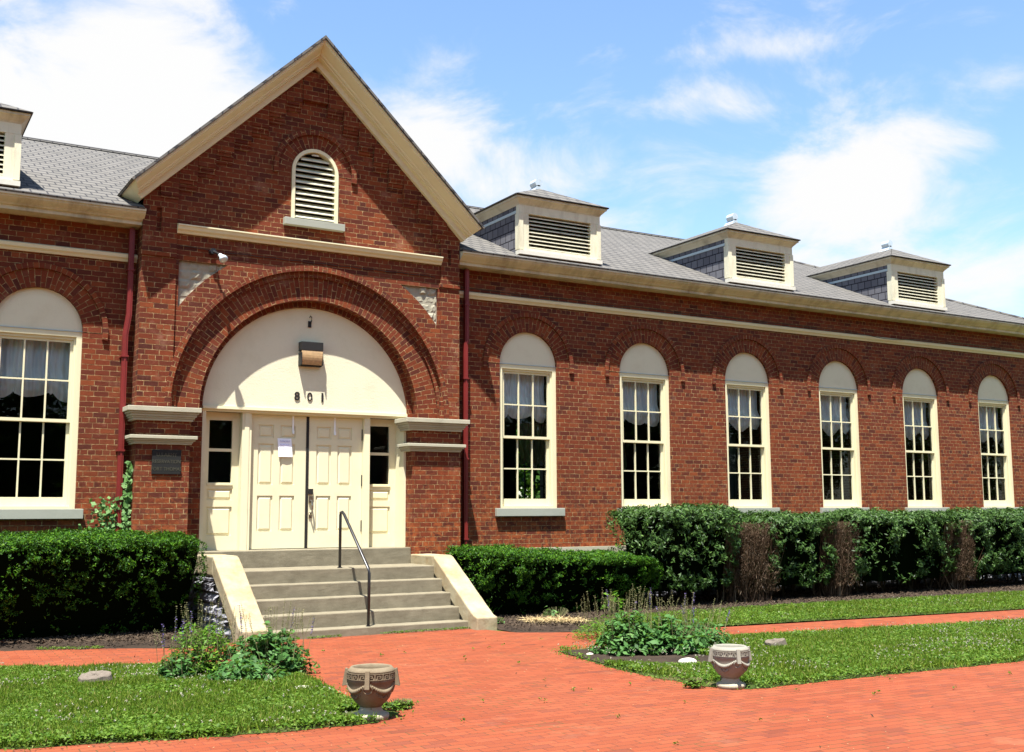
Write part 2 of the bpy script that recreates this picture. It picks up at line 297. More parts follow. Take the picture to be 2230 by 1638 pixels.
# ================================================================== mesh helpers
def setp(o, label=None, cat=None, group=None, kind=None):
    if label: o['label'] = label
    if cat: o['category'] = cat
    if group: o['group'] = group
    if kind: o['kind'] = kind
    return o
def empty(name, loc=(0, 0, 0), label=None, cat=None, group=None):
    o = bpy.data.objects.new(name, None); COL.objects.link(o); o.location = loc; o.empty_display_size = .2
    return setp(o, label, cat, group)
class MB:
    def __init__(s): s.v = []; s.f = []; s.uv = []
    def add(s, vs, fs, uvs=None):
        o = len(s.v); s.v += [tuple(p) for p in vs]
        for i, f in enumerate(fs):
            s.f.append([a + o for a in f]); s.uv.append(uvs[i] if uvs else None)
        return s
    def box(s, x0, x1, y0, y1, z0, z1):
        vs = [(x, y, z) for z in (z0, z1) for y in (y0, y1) for x in (x0, x1)]
        return s.add(vs, [(0, 2, 3, 1), (4, 5, 7, 6), (0, 1, 5, 4), (2, 6, 7, 3), (0, 4, 6, 2), (1, 3, 7, 5)])
    def rock(s, x0, x1, y0, y1, z0, z1, rnd, j=.2):
        n = 5; jj = min(x1 - x0, z1 - z0) * j; vs = []; fs = []
        # front face bulging grid + sides
        for a in range(n):
            for c in range(n):
                u, v = a / (n - 1), c / (n - 1); e = min(u, 1 - u, v, 1 - v)
                y = y0 + (y1 - y0) * .75 * (1 if e < .01 else 0) - (rnd.random() * .5 - .1) * (y1 - y0) * (0 if e < .01 else 1)
                if e < .01: y += rnd.uniform(-.1, .1) * (y1 - y0)
                vs.append((x0 + (x1 - x0) * u + rnd.uniform(-jj, jj) * .5, y, z0 + (z1 - z0) * v + rnd.uniform(-jj, jj) * .5))
        for a in range(n - 1):
            for c in range(n - 1): fs.append((a * n + c, (a + 1) * n + c, (a + 1) * n + c + 1, a * n + c + 1))
        return s.add(vs, fs)
    def plate(s, outer, holes, y0, y1, back=False, sides=True):
        loops = [outer] + holes; flat = [p for l in loops for p in l]
        tris = tessellate_polygon([[Vector((p[0], p[1], 0)) for p in l] for l in loops])
        n = len(flat); vs = [(p[0], y0, p[1]) for p in flat] + [(p[0], y1, p[1]) for p in flat]
        fs = []
        for t in tris:
            a, b_, c = (flat[i] for i in t)
            cr = (b_[0] - a[0]) * (c[1] - a[1]) - (b_[1] - a[1]) * (c[0] - a[0])
            if abs(cr) < 1e-12: continue
            t = tuple(t) if cr > 0 else tuple(reversed(t))
            fs.append(t)
            if back: fs.append(tuple(i + n for i in reversed(t)))
        if sides:
            o = 0
            for k, l in enumerate(loops):
                m = len(l); area = sum(l[i][0] * l[(i + 1) % m][1] - l[(i + 1) % m][0] * l[i][1] for i in range(m))
                for i in range(m):
                    j = (i + 1) % m; q = (o + i, o + i + n, o + j + n, o + j)
                    if (area > 0) != (k == 0): q = q[::-1]
                    fs.append(q)
                o += m
        return s.add(vs, fs)
    def sweepx(s, prof, x0, x1, caps=True):
        n = len(prof); vs = [(x0, y, z) for y, z in prof] + [(x1, y, z) for y, z in prof]
        fs = [(i, i + 1, i + 1 + n, i + n) for i in range(n - 1)] + [(n - 1, 0, n, 2 * n - 1)]
        if caps:
            fs += [tuple(reversed(range(n))), tuple(range(n, 2 * n))]
        return s.add(vs, fs)
    def ring(s, cx, cz, r0, r1, yf, yb, a0=0, a1=math.pi, n=64, soffit=True, extr=False, rowdir='radial'):
        rm = (r0 + r1) / 2
        for i in range(n):
            t0 = a0 + (a1 - a0) * i / n; t1 = a0 + (a1 - a0) * (i + 1) / n
            P = lambda r, t, y: (cx + r * math.cos(t), y, cz + r * math.sin(t))
            def U(r, t): return (r, t * rm) if rowdir == 'radial' else (t * rm, r)
            s.add([P(r0, t0, yf), P(r1, t0, yf), P(r1, t1, yf), P(r0, t1, yf)], [(0, 3, 2, 1)], [[U(r0, t0), U(r0, t1), U(r1, t1), U(r1, t0)]])
            if soffit:
                s.add([P(r0, t0, yf), P(r0, t1, yf), P(r0, t1, yb), P(r0, t0, yb)], [(0, 3, 2, 1)], [[(yf, t0 * rm), (yb, t0 * rm), (yb, t1 * rm), (yf, t1 * rm)]])
            if extr:
                s.add([P(r1, t0, yf), P(r1, t1, yf), P(r1, t1, yb), P(r1, t0, yb)], [(0, 1, 2, 3)], [[(yf, t0 * rm), (yf, t1 * rm), (yb, t1 * rm), (yb, t0 * rm)]])
        if extr:
            for t in (a0, a1):
                s.add([P2(cx, cz, r0, t, yf), P2(cx, cz, r1, t, yf), P2(cx, cz, r1, t, yb), P2(cx, cz, r0, t, yb)], [(0, 1, 2, 3)])
        return s
    def tube(s, pts, r, n=8, closed=False):
        pts = [Vector(p) for p in pts]; rings = []
        for i, p in enumerate(pts):
            if closed: d = pts[(i + 1) % len(pts)] - pts[i - 1]
            else: d = (pts[min(i + 1, len(pts) - 1)] - pts[max(i - 1, 0)])
            d.normalize(); a = d.cross(Vector((0, 0, 1)));
            if a.length < .05: a = d.cross(Vector((1, 0, 0)))
            a.normalize(); b_ = d.cross(a); rr = r[i] if isinstance(r, (list, tuple)) else r
            rings.append([p + (a * math.cos(2 * math.pi * k / n) + b_ * math.sin(2 * math.pi * k / n)) * rr for k in range(n)])
        vs = [q for g in rings for q in g]; fs = []
        m = len(rings)
        for i in range(m if closed else m - 1):
            for k in range(n):
                a, b_, c, d = i * n + k, i * n + (k + 1) % n, ((i + 1) % m) * n + (k + 1) % n, ((i + 1) % m) * n + k
                fs.append((a, b_, c, d))
        if not closed: fs += [tuple(reversed(range(n))), tuple(range((m - 1) * n, m * n))]
        return s.add(vs, fs)
    def lathe(s, prof, n=32, c=(0, 0, 0)):
        vs = [(c[0] + r * math.cos(2 * math.pi * k / n), c[1] + r * math.sin(2 * math.pi * k / n), c[2] + z) for r, z in prof for k in range(n)]
        fs = [(i * n + k, i * n + (k + 1) % n, (i + 1) * n + (k + 1) % n, (i + 1) * n + k) for i in range(len(prof) - 1) for k in range(n)]
        return s.add(vs, fs)
    def ball(s, c, r, n=6, sq=(1, 1, 1)):
        prof = [(max(math.sin(math.pi * i / n), .02), -math.cos(math.pi * i / n)) for i in range(n + 1)]
        m = n + 2
        vs = [(c[0] + r * sq[0] * a * math.cos(2 * math.pi * k / m), c[1] + r * sq[1] * a * math.sin(2 * math.pi * k / m), c[2] + r * sq[2] * z) for a, z in prof for k in range(m)]
        fs = [(i * m + k, i * m + (k + 1) % m, (i + 1) * m + (k + 1) % m, (i + 1) * m + k) for i in range(n) for k in range(m)]
        return s.add(vs, fs)
    def build(s, name, mat, parent=None, bevel=0, smooth=False, fixn=False, **k):
        me = bpy.data.meshes.new(name); me.from_pydata([tuple(p) for p in s.v], [], s.f); me.update()
        if fixn:
            bm = bmesh.new(); bm.from_mesh(me); bmesh.ops.recalc_face_normals(bm, faces=bm.faces); bm.to_mesh(me); bm.free(); s.uv = [None] * len(me.polygons)
        uvl = me.uv_layers.new(name='UVMap'); co = me.vertices
        for pi, p in enumerate(me.polygons):
            u = s.uv[pi]
            nx, ny, nz = abs(p.normal.x), abs(p.normal.y), abs(p.normal.z)
            for q, li in enumerate(p.loop_indices):
                if u: uvl.data[li].uv = u[q]; continue
                c = co[me.loops[li].vertex_index].co
                if nz > .75: uvl.data[li].uv = (c.x, c.y)
                elif ny >= nx: uvl.data[li].uv = (c.x, c.z)
                else: uvl.data[li].uv = (c.y, c.z)
        if smooth:
            for p in me.polygons: p.use_smooth = True
        me.materials.append(MAT[mat] if isinstance(mat, str) else mat)
        o = bpy.data.objects.new(name, me); COL.objects.link(o)
        if parent:
            o.parent = parent
            # parts are authored in world space: bring them under their thing
            pl = Vector((0, 0, 0)); q = parent
            while q: pl += q.location; q = q.parent
            if pl.length: me.transform(Matrix.Translation(-pl))
        if bevel:
            md = o.modifiers.new('bevel', 'BEVEL'); md.width = bevel; md.segments = 2; md.limit_method = 'ANGLE'
        return setp(o, **k)
def P2(cx, cz, r, t, y): return (cx + r * math.cos(t), y, cz + r * math.sin(t))
def arc(cx, cz, r, a0, a1, n): return [(cx + r * math.cos(a0 + (a1 - a0) * i / n), cz + r * math.sin(a0 + (a1 - a0) * i / n)) for i in range(n + 1)]
PI = math.pi
rng = np.random.default_rng(7)
def leaf_mesh(name, mat, P, Nn, size, aspect, parent=None, spread=.9, up=None, jit=.35, bend=0, rg=None, kindk=None, quad=False, **k):
    """many small separate leaves: P centres (n,3), Nn preferred normals (n,3)"""
    g = rg or rng; n = len(P)
    Nn = Nn + g.normal(0, spread, (n, 3)); Nn /= np.linalg.norm(Nn, axis=1)[:, None] + 1e-9
    T = g.normal(0, 1, (n, 3))
    if up is not None: T = T * .5 + np.array(up) * 1.2
    T -= (T * Nn).sum(1)[:, None] * Nn; T /= np.linalg.norm(T, axis=1)[:, None] + 1e-9
    B = np.cross(Nn, T); s = size * (1 + g.uniform(-jit, jit, n))[:, None]
    a = P - T * s * .5; b = P + B * s * aspect * .5 + Nn * s * bend; c = P + T * s * .5; d = P - B * s * aspect * .5 + Nn * s * bend
    V = np.stack([a, b, c, d], 1).reshape(-1, 3)
    off = np.zeros(3)
    if parent is not None: off = np.array(parent.location)
    V = V - off
    me = bpy.data.meshes.new(name); me.vertices.add(4 * n); me.vertices.foreach_set('co', V.astype(np.float32).ravel())
    me.loops.add(4 * n); me.loops.foreach_set('vertex_index', np.arange(4 * n, dtype=np.int32))
    me.polygons.add(n); me.polygons.foreach_set('loop_start', np.arange(0, 4 * n, 4, dtype=np.int32))
    me.update(calc_edges=True); me.validate()
    me.materials.append(MAT[mat]); o = bpy.data.objects.new(name, me); COL.objects.link(o)
    if parent is not None: o.parent = parent
    return setp(o, **k)

# ================================================================== dimensions
G = -.21                      # ground level
X1, SP, WW = 3.466, 2.595, 1.198
ZS, ZL = 4.06, 1.53           # window arch spring, sill top
XE = 18.75                    # right end of the hall
XW = -9.2                     # left end (off frame)
PL = (-2.755, -1.99); PR = (1.60, 2.48)      # lower pilasters
CX, CZ = -.04, 3.01           # big arch centre
wins = [X1 + i * SP for i in range(6)] + [-X1 - WW, -X1 - WW - SP]

# ================================================================== the hall
hall = empty('brick_hall', (0, 0, 0), 'long red brick hall with gabled arched entrance, arched windows and grey shingle roof', 'building')
def arch_hole(x0, n=20):
    r = WW / 2; c = x0 + r
    return [(x0, ZL), (x0 + WW, ZL)] + arc(c, ZS, r, 0, PI, n)
b = MB()
b.plate([(2.44, .84), (XE, .84), (XE, 5.9), (2.44, 5.9)], [arch_hole(x) for x in wins[:6]], 0, .36)
b.box(XE - .36, XE, .36, 11, .84, 5.9); b.build('wall', 'brick', hall); b = MB()
b.plate([(XW, .84), (-2.72, .84), (-2.72, 5.9), (XW, 5.9)], [arch_hole(x) for x in sorted(wins[6:])], 0, .36)
b.box(XW, XW + .36, .36, 11, .84, 5.9)
b.build('wall', 'brick', hall)
# foundation
rnd = random.Random(3)
def rubble(name, xr, yf, zr, parent, mat='rubble', ds=(.22, .46), hs=(.11, .19), side=None):
    m = MB(); z = zr[0]
    while z < zr[1] - .05:
        h = min(rnd.uniform(*hs), zr[1] - z); x = xr[0]
        while x < xr[1] - .05:
            d = min(rnd.uniform(*ds), xr[1] - x)
            if side is None: m.rock(x + .008, x + d - .008, yf, yf + .10, z + .008, z + h - .008, rnd)
            else:
                q = MB().rock(x + .008, x + d - .008, 0, .10, z + .008, z + h - .008, rnd)
                m.add([(side + yy, -xx if False else xx, zz) for xx, yy, zz in q.v], [tuple(reversed(f)) for f in q.f])
            x += d
        z += h
    return m.build(name, mat, parent)
for (a, c, ra) in ((2.44, XE, 2.5), (XW, -2.72, -5.5)):
    f = MB(); f.box(a, c, -.02, .30, G - .3, .70); fd = f.build('foundation', 'rubble_dark', hall)
    rubble('rubble_facing', (ra, c), -.08, (G - .05, .70), fd)
    f = MB(); f.box(a + (.06 if a > 0 else 0), c - (.05 if a < 0 else 0), -.06, .34, .70, .84); f.build('water_table', 'limestone', hall)
# inside: dark room with far wall and its windows
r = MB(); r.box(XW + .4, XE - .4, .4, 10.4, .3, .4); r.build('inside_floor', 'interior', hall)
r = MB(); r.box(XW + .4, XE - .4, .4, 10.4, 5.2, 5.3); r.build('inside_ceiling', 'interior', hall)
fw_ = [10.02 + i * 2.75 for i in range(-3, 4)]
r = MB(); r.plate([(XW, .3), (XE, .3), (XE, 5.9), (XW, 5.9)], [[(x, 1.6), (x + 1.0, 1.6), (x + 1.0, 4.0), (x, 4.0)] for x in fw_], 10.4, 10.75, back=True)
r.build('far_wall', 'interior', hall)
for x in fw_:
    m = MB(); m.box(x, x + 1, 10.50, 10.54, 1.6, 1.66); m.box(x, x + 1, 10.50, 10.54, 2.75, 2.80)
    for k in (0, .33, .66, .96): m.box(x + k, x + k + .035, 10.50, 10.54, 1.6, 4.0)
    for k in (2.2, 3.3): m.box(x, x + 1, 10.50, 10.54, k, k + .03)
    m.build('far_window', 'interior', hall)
# belt course, cornice
belt = [(0, 5.15), (-.03, 5.15), (-.045, 5.18), (-.07, 5.205), (-.08, 5.25), (0, 5.28)]
for (a, c) in ((2.485, XE), (XW, -2.76)):
    MB().sweepx(belt, a, c).build('belt_course', 'cream', hall, fixn=True)
cor = [(.1, 5.665), (-.28, 5.665), (-.285, 5.715), (-.32, 5.725), (-.34, 5.745), (-.40, 5.785), (-.43, 5.81), (-.435, 5.83), (-.455, 5.835), (-.46, 5.872), (-.43, 5.875), (-.41, 5.86), (-.05, 5.97), (.1, 5.97)]
for (a, c) in ((2.50, XE + .4), (XW - .4, -2.74)):
    MB().sweepx(cor, a, c).build('cornice', 'cornice', hall, fixn=True)
# main roof (hipped end on the right)
TP = .45
def rz(y): return 5.885 + TP * (y + .45)
RY = 5.3; RZ = rz(RY); HX = 14.3; EX = XE + .42
n0 = MB()
def slope_uv(ps): return [[(p[0], (p[1] + .45) * math.sqrt(1 + TP * TP)) for p in ps]]
ps = [(XW - .4, -.47, rz(-.47) + .01), (-2.76, -.47, rz(-.47) + .01), (-2.76, .3, rz(.3)), (2.49, .3, rz(.3)), (2.49, -.47, rz(-.47) + .01), (EX, -.47, rz(-.47) + .01), (HX, RY, RZ), (2.49, RY, RZ), (-2.76, RY, RZ), (XW + 3, RY, RZ)]
for f_ in ((0, 1, 8, 9), (2, 3, 7, 8), (4, 5, 6, 7)):
    qs = [ps[i] for i in f_]; n0.add(qs, [(0, 1, 2, 3)], slope_uv(qs))
ps = [(EX, 11.05, rz(-.47)), (XW - .4, 11.05, rz(-.47)), (XW + 3, RY, RZ), (HX, RY, RZ)]; n0.add(ps, [(0, 1, 2, 3)], slope_uv(ps))
ps = [(EX, -.47, rz(-.47) + .01), (EX, 11.05, rz(-.47)), (HX, RY, RZ)]; n0.add(ps, [(0, 1, 2)], [[(p[1], (EX - p[0]) * 1.2) for p in ps]])
ps = [(XW - .4, 11.05, rz(-.47)), (XW - .4, -.47, rz(-.47) + .01), (XW + 3, RY, RZ)]; n0.add(ps, [(0, 1, 2)], [[(p[1], p[0]) for p in ps]])
roof = n0.build('roof', 'shingle', hall)
md = roof.modifiers.new('thick', 'SOLIDIFY'); md.thickness = .03; md.offset = -1
MB().tube([(XW + 3, RY, RZ + .0), (HX, RY, RZ + .0)], .05, 6).build('ridge_cap', 'shingle', roof)
MB().tube([(HX, RY, RZ + .0), (EX, -.47, rz(-.47) + .01)], .045, 6).build('hip_cap', 'shingle', roof)

# ---------------------------------------------------------------- dormers
def dormer(xc, hw, zb, zt, yf=-.30, sag=0):
    """xc centre, hw half width of the front; roof is hipped to the front"""
    d = MB()
    x0, x1 = xc - hw, xc + hw; pw = .20
    # front frame with corner posts
    d.box(x0, x0 + pw, yf, yf + .10, zb, zt - .16); d.box(x1 - pw, x1, yf, yf + .10, zb, zt - .16)
    d.box(x0 - .003, x1 + .003, yf - .004, yf + .10, zt - .16, zt + .02); d.box(x0 + pw, x1 - pw, yf + .003, yf + .10, zb, zb + .06)
    d.box(x0 - .012, x0 + .075, yf - .018, yf + .12, zb + .02, zt - .17); d.box(x1 - .075, x1 + .012, yf - .018, yf + .12, zb + .02, zt - .17)
    do = d.build('dormer', 'peeling', hall)
    # sides follow the roof slope
    for sx, o in ((x0 + .01, -1), (x1 - .01, 1)):
        s = MB(); yb = (zt - 5.885) / TP - .45
        ps = [(sx, yf + .1, zt), (sx, yf + .1, rz(yf + .1) - .03), (sx, yb + .1, zt)]
        s.add(ps, [(0, 1, 2) if o < 0 else (0, 2, 1)]); s.build('side_wall', 'side_shingle', do)
    for sx in (x0 - .004, x1 - .026):
        fl = MB(); yb = (zt - 5.885) / TP - .45; fl.box(sx, sx + .03, yf + .105, yb, zt - .15, zt - .10); fl.build('trim', 'blueflash', do)
    a = MB(); a.box(x0 - .02, x1 + .02, yf - .05, yf + .10, zb - .075, zb - .003); a.build('flashing', 'flash', do)
    vb = MB(); vb.box(x0 + pw, x1 - pw, yf + .16, yf + .18, zb, zt - .1); vb.build('vent_recess', 'dark', do)
    lv = MB(); n = 9; z0_, z1_ = zb + .06, zt - .165
    for i in range(n):
        z = z0_ + (z1_ - z0_) * (i + .15) / n; h = (z1_ - z0_) / n
        lv.add([(x0 + pw, yf + .02, z), (x1 - pw, yf + .02, z), (x1 - pw, yf + .02, z + .014), (x0 + pw, yf + .02, z + .014),
                (x0 + pw, yf + .125, z + h * .78), (x1 - pw, yf + .125, z + h * .78), (x1 - pw, yf + .125, z + h * .78 + .014), (x0 + pw, yf + .125, z + h * .78 + .014)],
               [(0, 1, 2, 3), (3, 2, 6, 7), (4, 5, 1, 0), (7, 6, 5, 4)])
    lv.build('louvre', 'peeling', do)
    # crown moulding round three sides
    cm = MB(); o = .03; prof = [(0, zt - .02), (.02, zt + .015), (.04, zt + .035), (.08, zt + .08), (.10, zt + .09), (.105, zt + .125)]
    yb = 2.6
    for i in range(len(prof) - 1):
        (p, z), (q, y2) = prof[i], prof[i + 1]
        A = [(x0 - p, yb, z), (x0 - p, yf - p, z), (x1 + p, yf - p, z), (x1 + p, yb, z)]
        B = [(x0 - q, yb, y2), (x0 - q, yf - q, y2), (x1 + q, yf - q, y2), (x1 + q, yb, y2)]
        cm.add(A + B, [(0, 1, 5, 4), (1, 2, 6, 5), (2, 3, 7, 6)])
    cm.build('crown_moulding', 'cornice', do, fixn=False)
    # roof: hip to the front, ridge running back into the main slope
    e = .128; zr = zt + .128; hp = .30; ax = xc; ay = yf - e + hw * .95; az_ = zr + .43
    ybk = (az_ - 5.885) / TP - .45
    yek = (zr - 5.885) / TP - .45 + .1
    rf = MB()
    F = [(x0 - e, yf - e, zr), (x1 + e, yf - e, zr), (ax, ay, az_), (ax, ybk, az_), (x0 - e, yek, zr), (x1 + e, yek, zr)]
    rf.add([F[0], F[1], F[2]], [(0, 1, 2)], [[(p[0], p[1] * 1.1) for p in (F[0], F[1], F[2])]])
    rf.add([F[4], F[0], F[2], F[3]], [(0, 1, 2, 3)], [[(p[1], (p[0] - xc) * 1.05) for p in (F[4], F[0], F[2], F[3])]])
    rf.add([F[1], F[5], F[3], F[2]], [(0, 1, 2, 3)], [[(p[1], (xc - p[0]) * 1.05) for p in (F[1], F[5], F[3], F[2])]])
    ro = rf.build('dormer_roof', 'shingle', do); md = ro.modifiers.new('t', 'SOLIDIFY'); md.thickness = .022; md.offset = 1
    fi = MB()
    fi.tube([(ax - .002, ay + .02, az_ + .15), (ax - .002, ay + .22, az_ + .15)], .078, 16)
    fi.add([(ax - .03, ay + .02, az_ + .1), (ax + .03, ay + .02, az_ + .1), (ax + .09, ay + .02, az_ - .01), (ax - .09, ay + .02, az_ - .01),
            (ax - .03, ay + .22, az_ + .1), (ax + .03, ay + .22, az_ + .1), (ax + .09, ay + .3, az_ - .01), (ax - .09, ay + .3, az_ - .01)],
           [(3, 2, 1, 0), (4, 5, 6, 7), (0, 4, 7, 3), (1, 2, 6, 5), (0, 1, 5, 4)])
    fi.build('finial', 'silver', do)
for (xc, hw) in ((4.57, .87), (9.44, .87), (14.18, .87), (-5.32, .87)):
    dormer(xc, hw, 6.06, 6.90)

# ---------------------------------------------------------------- entrance block
b = MB()
hi_r = 2.24
# front plate: pilasters + arch extrados + field in one plane, spandrels cut out
zc = 2.985
def gl(x): return 8.64 - .957 * abs(x + .15)     # gable line under the rake
R_EXT = 2.62
def spandrel(sgn, xin):
    pts = []
    a_top = math.asin((5.20 - CZ) / R_EXT); a_bot = math.acos(abs(xin - CX) / R_EXT)
    p = [(CX + sgn * R_EXT * math.cos(t), CZ + R_EXT * math.sin(t)) for t in [a_bot + (a_top - a_bot) * i / 12 for i in range(13)]]
    p.append((xin, 5.20))
    if sgn < 0: p = p[::-1]
    return p
outer = [(-2.755, zc), (CX - hi_r, zc)] + arc(CX, CZ, hi_r, PI, 0, 64) + [(CX + hi_r, zc), (2.48, zc), (2.48, gl(2.48)), (-.15, gl(-.15)), (-2.755, gl(-2.755))]
vent = [(-.50, 6.06), (.28, 6.06)] + arc(-.11, 6.86, .39, 0, PI, 16)
# lower part stops at the belt, upper gable field set back 6 cm
low = [(-2.755, zc), (CX - hi_r, zc)] + arc(CX, CZ, hi_r, PI, 0, 64)[1:-1] + [(CX + hi_r, zc), (2.48, zc), (2.48, 5.66), (-2.755, 5.66)]
b.plate(low, [spandrel(-1, -2.21), spandrel(1, 2.09)], -.31, 0)
gab = [(-2.755, 5.66), (2.48, 5.66), (2.48, gl(2.48)), (-.15, gl(-.15)), (-2.755, gl(-2.755))]
b.plate(gab, [vent], -.30, 0)
# side walls of the block
b.box(-2.755, -2.70, -.30, 3, 5.66, 6.1); b.box(2.42, 2.48, -.30, 3, 5.66, 6.1)
# upper pilaster strips with a slot
for (a, c) in ((-2.757, -2.26), (2.13, 2.482)):
    m_ = (a + c) / 2 - .02
    b.plate([(a, 3.0), (c, 3.0), (c, min(gl(c), gl(a)) + (.35 if a < 0 else .2)), (a, min(gl(a), gl(c)))] if a < 0 else
            [(a, 3.0), (c, 3.0), (c, gl(c)), (a, gl(a))], [[(m_ - .035, 5.60), (m_ + .035, 5.60), (m_ + .035, 5.95), (m_ - .035, 5.95)]] if a < 0 else
            [[(m_ - .03, 5.62), (m_ + .03, 5.62), (m_ + .03, 5.88), (m_ - .03, 5.88)]], -.345, -.30)
    b.box(a - .02, c + .0, -.37, -.30, 4.9 + .32, 5.29)
# narrow frame step above the spandrels
blk = b.build('entrance_wall', 'brick', hall)
# corbelled steps under the rake
b = MB()
for sg in (-1, 1):
    k = 0; x = .22
    while x < (2.30 if sg < 0 else 2.2):
        wd = .27; xx = -.15 + sg * x; zt_ = gl(xx) + .10
        za = gl(-.15 + sg * (x + wd)) - .36
        lo_, hi_ = sorted((xx, xx + sg * (wd - .004)))
        b.box(lo_, hi_, -.375, -.29, za + .15, gl(-.15 + sg * (x)) + .02)
        for q in range(3): b.box(lo_ + .002, hi_ - .002, -.36 + q * .018, -.29, za + .10 - q * .05, za + .15 - q * .05 - .002)
        x += wd
b.box(-.36, .06, -.375, -.29, 8.02, 8.5)
b.build('corbel', 'brick', hall)
# spandrel stone
rr = random.Random(11)
for (xa, xb, sg, xin) in ((-2.205, -1.20, -1, -2.21), (1.10, 2.085, 1, 2.09)):
    b = MB(); b.plate(spandrel(sg, xin), [], -.262, -.1, sides=False); sp = b.build('spandrel_panel', 'rock', hall)
    b = MB(); z = 4.06
    while z < 5.15:
        x = xa
        while x < xb - .04:
            d = min(rr.uniform(.13, .20), xb - x); cxm, czm = x + d / 2, z + .07
            if math.hypot(cxm - CX, czm - CZ) > R_EXT - .09:
                b.rock(x + .004, x + d - .004, -.266 - rr.random() ** 3 * .022, -.258, z + .004, z + .14, rr, .14)
            x += d
        z += .145
    b.build('rock_facing', 'rock', sp)
# big arch rings
b = MB()
b.ring(CX, CZ, 2.15, 2.243, -.285, -.25, n=90)
b.ring(CX, CZ, 1.79, 2.152, -.25, -.06, n=90)
b.ring(CX, CZ, 1.70, 1.795, -.075, .05, n=90)
ar = b.build('arch', 'arch_brick', hall)
b = MB(); b.ring(CX, CZ, 2.24, 2.325, -.355, -.26, n=96, extr=True); b.build('arch_hood', 'arch_brick', ar)
# lower pilasters, jamb strips, ledges
for (a, c) in (PL, PR):
    b = MB(); b.box(a, c, -.395, .3, .60, 2.80); b.box(a + .003, c - .003, -.392, .3, 2.80, 2.99); b.build('pilaster', 'brick', hall)
b = MB(); b.box(PL[1], -1.725, -.05, .3, .60, 3.0); b.build('brick_jamb', 'brick', hall)
for (a, c, d_, e_) in ((-2.905, -1.865, -2.855, -1.90), (1.43, 2.59, 1.48, 2.54)):
    m = MB(); m.box(a, c, -.53, -.05, 2.915, 2.985)
    for i, (o, z0_, z1_) in enumerate(((.03, 2.885, 2.915), (.055, 2.85, 2.885), (.075, 2.825, 2.85), (.095, 2.79, 2.825))):
        m.box(a + o, c - o, -.53 + o, -.05, z0_, z1_)
    m.box(d_, e_, -.485, -.052, 2.525, 2.575)
    for i, (o, z0_, z1_) in enumerate(((.025, 2.50, 2.525), (.05, 2.475, 2.50), (.065, 2.45, 2.475))):
        m.box(d_ + o, e_ - o, -.485 + o, -.052, z0_, z1_)
    m.build('ledge', 'limestone', hall, bevel=.006)
# base course under pilasters
for (a, c) in ((PL[0] - .05, -1.88), (1.62, PR[1] + .05)):
    m = MB(); m.box(a, c, -.45, 0, G - .2, .60); m.build('pilaster_base', 'rubble_dark', hall)
# belt on the gable
m = MB(); m.sweepx([(-.30, 5.60), (-.355, 5.60), (-.37, 5.63), (-.40, 5.655), (-.415, 5.70), (-.43, 5.705), (-.43, 5.725), (-.30, 5.755)], -2.262, 2.132)
m.build('belt_course', 'cream', hall, fixn=True)
# gable vent
m = MB()
op = [(-.50, 6.06), (.28, 6.06)] + arc(-.11, 6.86, .39, 0, PI, 16); ip = [(-.445, 6.08), (.225, 6.08)] + arc(-.11, 6.86, .335, 0, PI, 16)
m.plate(op, [ip], -.325, -.2); gv = m.build('gable_vent', 'cream', hall)
m = MB(); m.box(-.5, .28, -.19, -.15, 6.05, 7.3); m.build('vent_recess', 'dark', gv)
m = MB()
for i in range(12):
    z = 6.10 + i * .0945; hw = .335 if z < 6.80 else math.sqrt(max(.335 ** 2 - (z + .05 - 6.86) ** 2, .0005))
    if hw < .06: continue
    a, c = -.11 - hw, -.11 + hw
    m.add([(a, -.30, z), (c, -.30, z), (c, -.30, z + .016), (a, -.30, z + .016), (a, -.20, z + .075), (c, -.20, z + .075), (c, -.20, z + .09), (a, -.20, z + .09)],
          [(0, 1, 2, 3), (3, 2, 6, 7), (4, 5, 1, 0)])
m.build('louvre', 'peeling', gv)
m = MB(); m.box(-.625, .375, -.40, -.28, 5.945, 6.06); m.build('vent_sill', 'sill_stone', gv, bevel=.005)
m = MB(); m.ring(-.11, 6.86, .392, .62, -.304, -.28, n=40, soffit=False); m.build('vent_arch', 'arch_brick', hall)
m = MB(); m.ring(-.11, 6.86, .62, .70, -.345, -.28, a0=-.12, a1=PI + .12, n=44, extr=True); m.build('vent_hood', 'arch_brick', hall)
# gable roof and rake moulding
AP = Vector((-.15, 0, 8.93)); FL = Vector((-2.98, 0, 6.20)); FR = Vector((2.69, 0, 6.22))
dl = (FL - AP).normalized(); dr = (FR - AP).normalized()
nl = Vector((-dl.z, 0, dl.x)); nl = nl if nl.z < 0 else -nl
nr = Vector((-dr.z, 0, dr.x)); nr = nr if nr.z < 0 else -nr
ca = abs(dl.x)
prof = [(-.75, 0), (-.755, .022), (-.735, .025), (-.73, .045), (-.69, .065), (-.62, .095), (-.575, .112), (-.565, .135), (-.53, .14), (-.525, .158), (-.44, .16), (-.435, .245), (-.30, .25), (-.30, .02)]
def rk(pr):
    out = []
    for (y, o) in pr:
        a = FL + nl * o; c = FR + nr * o; t = AP + Vector((0, 0, -o / ca))
        out.append([(a.x, y, a.z), (t.x, y, t.z), (c.x, y, c.z)])
    return out
q = rk(prof); m = MB(); n = len(q); vs = [p for row in q for p in row]
fs = []
for i in range(n):
    j = (i + 1) % n
    for k in range(2): fs.append((i * 3 + k, i * 3 + k + 1, j * 3 + k + 1, j * 3 + k))
m.add(vs, fs); m.build('rake_moulding', 'cream', hall, fixn=True)
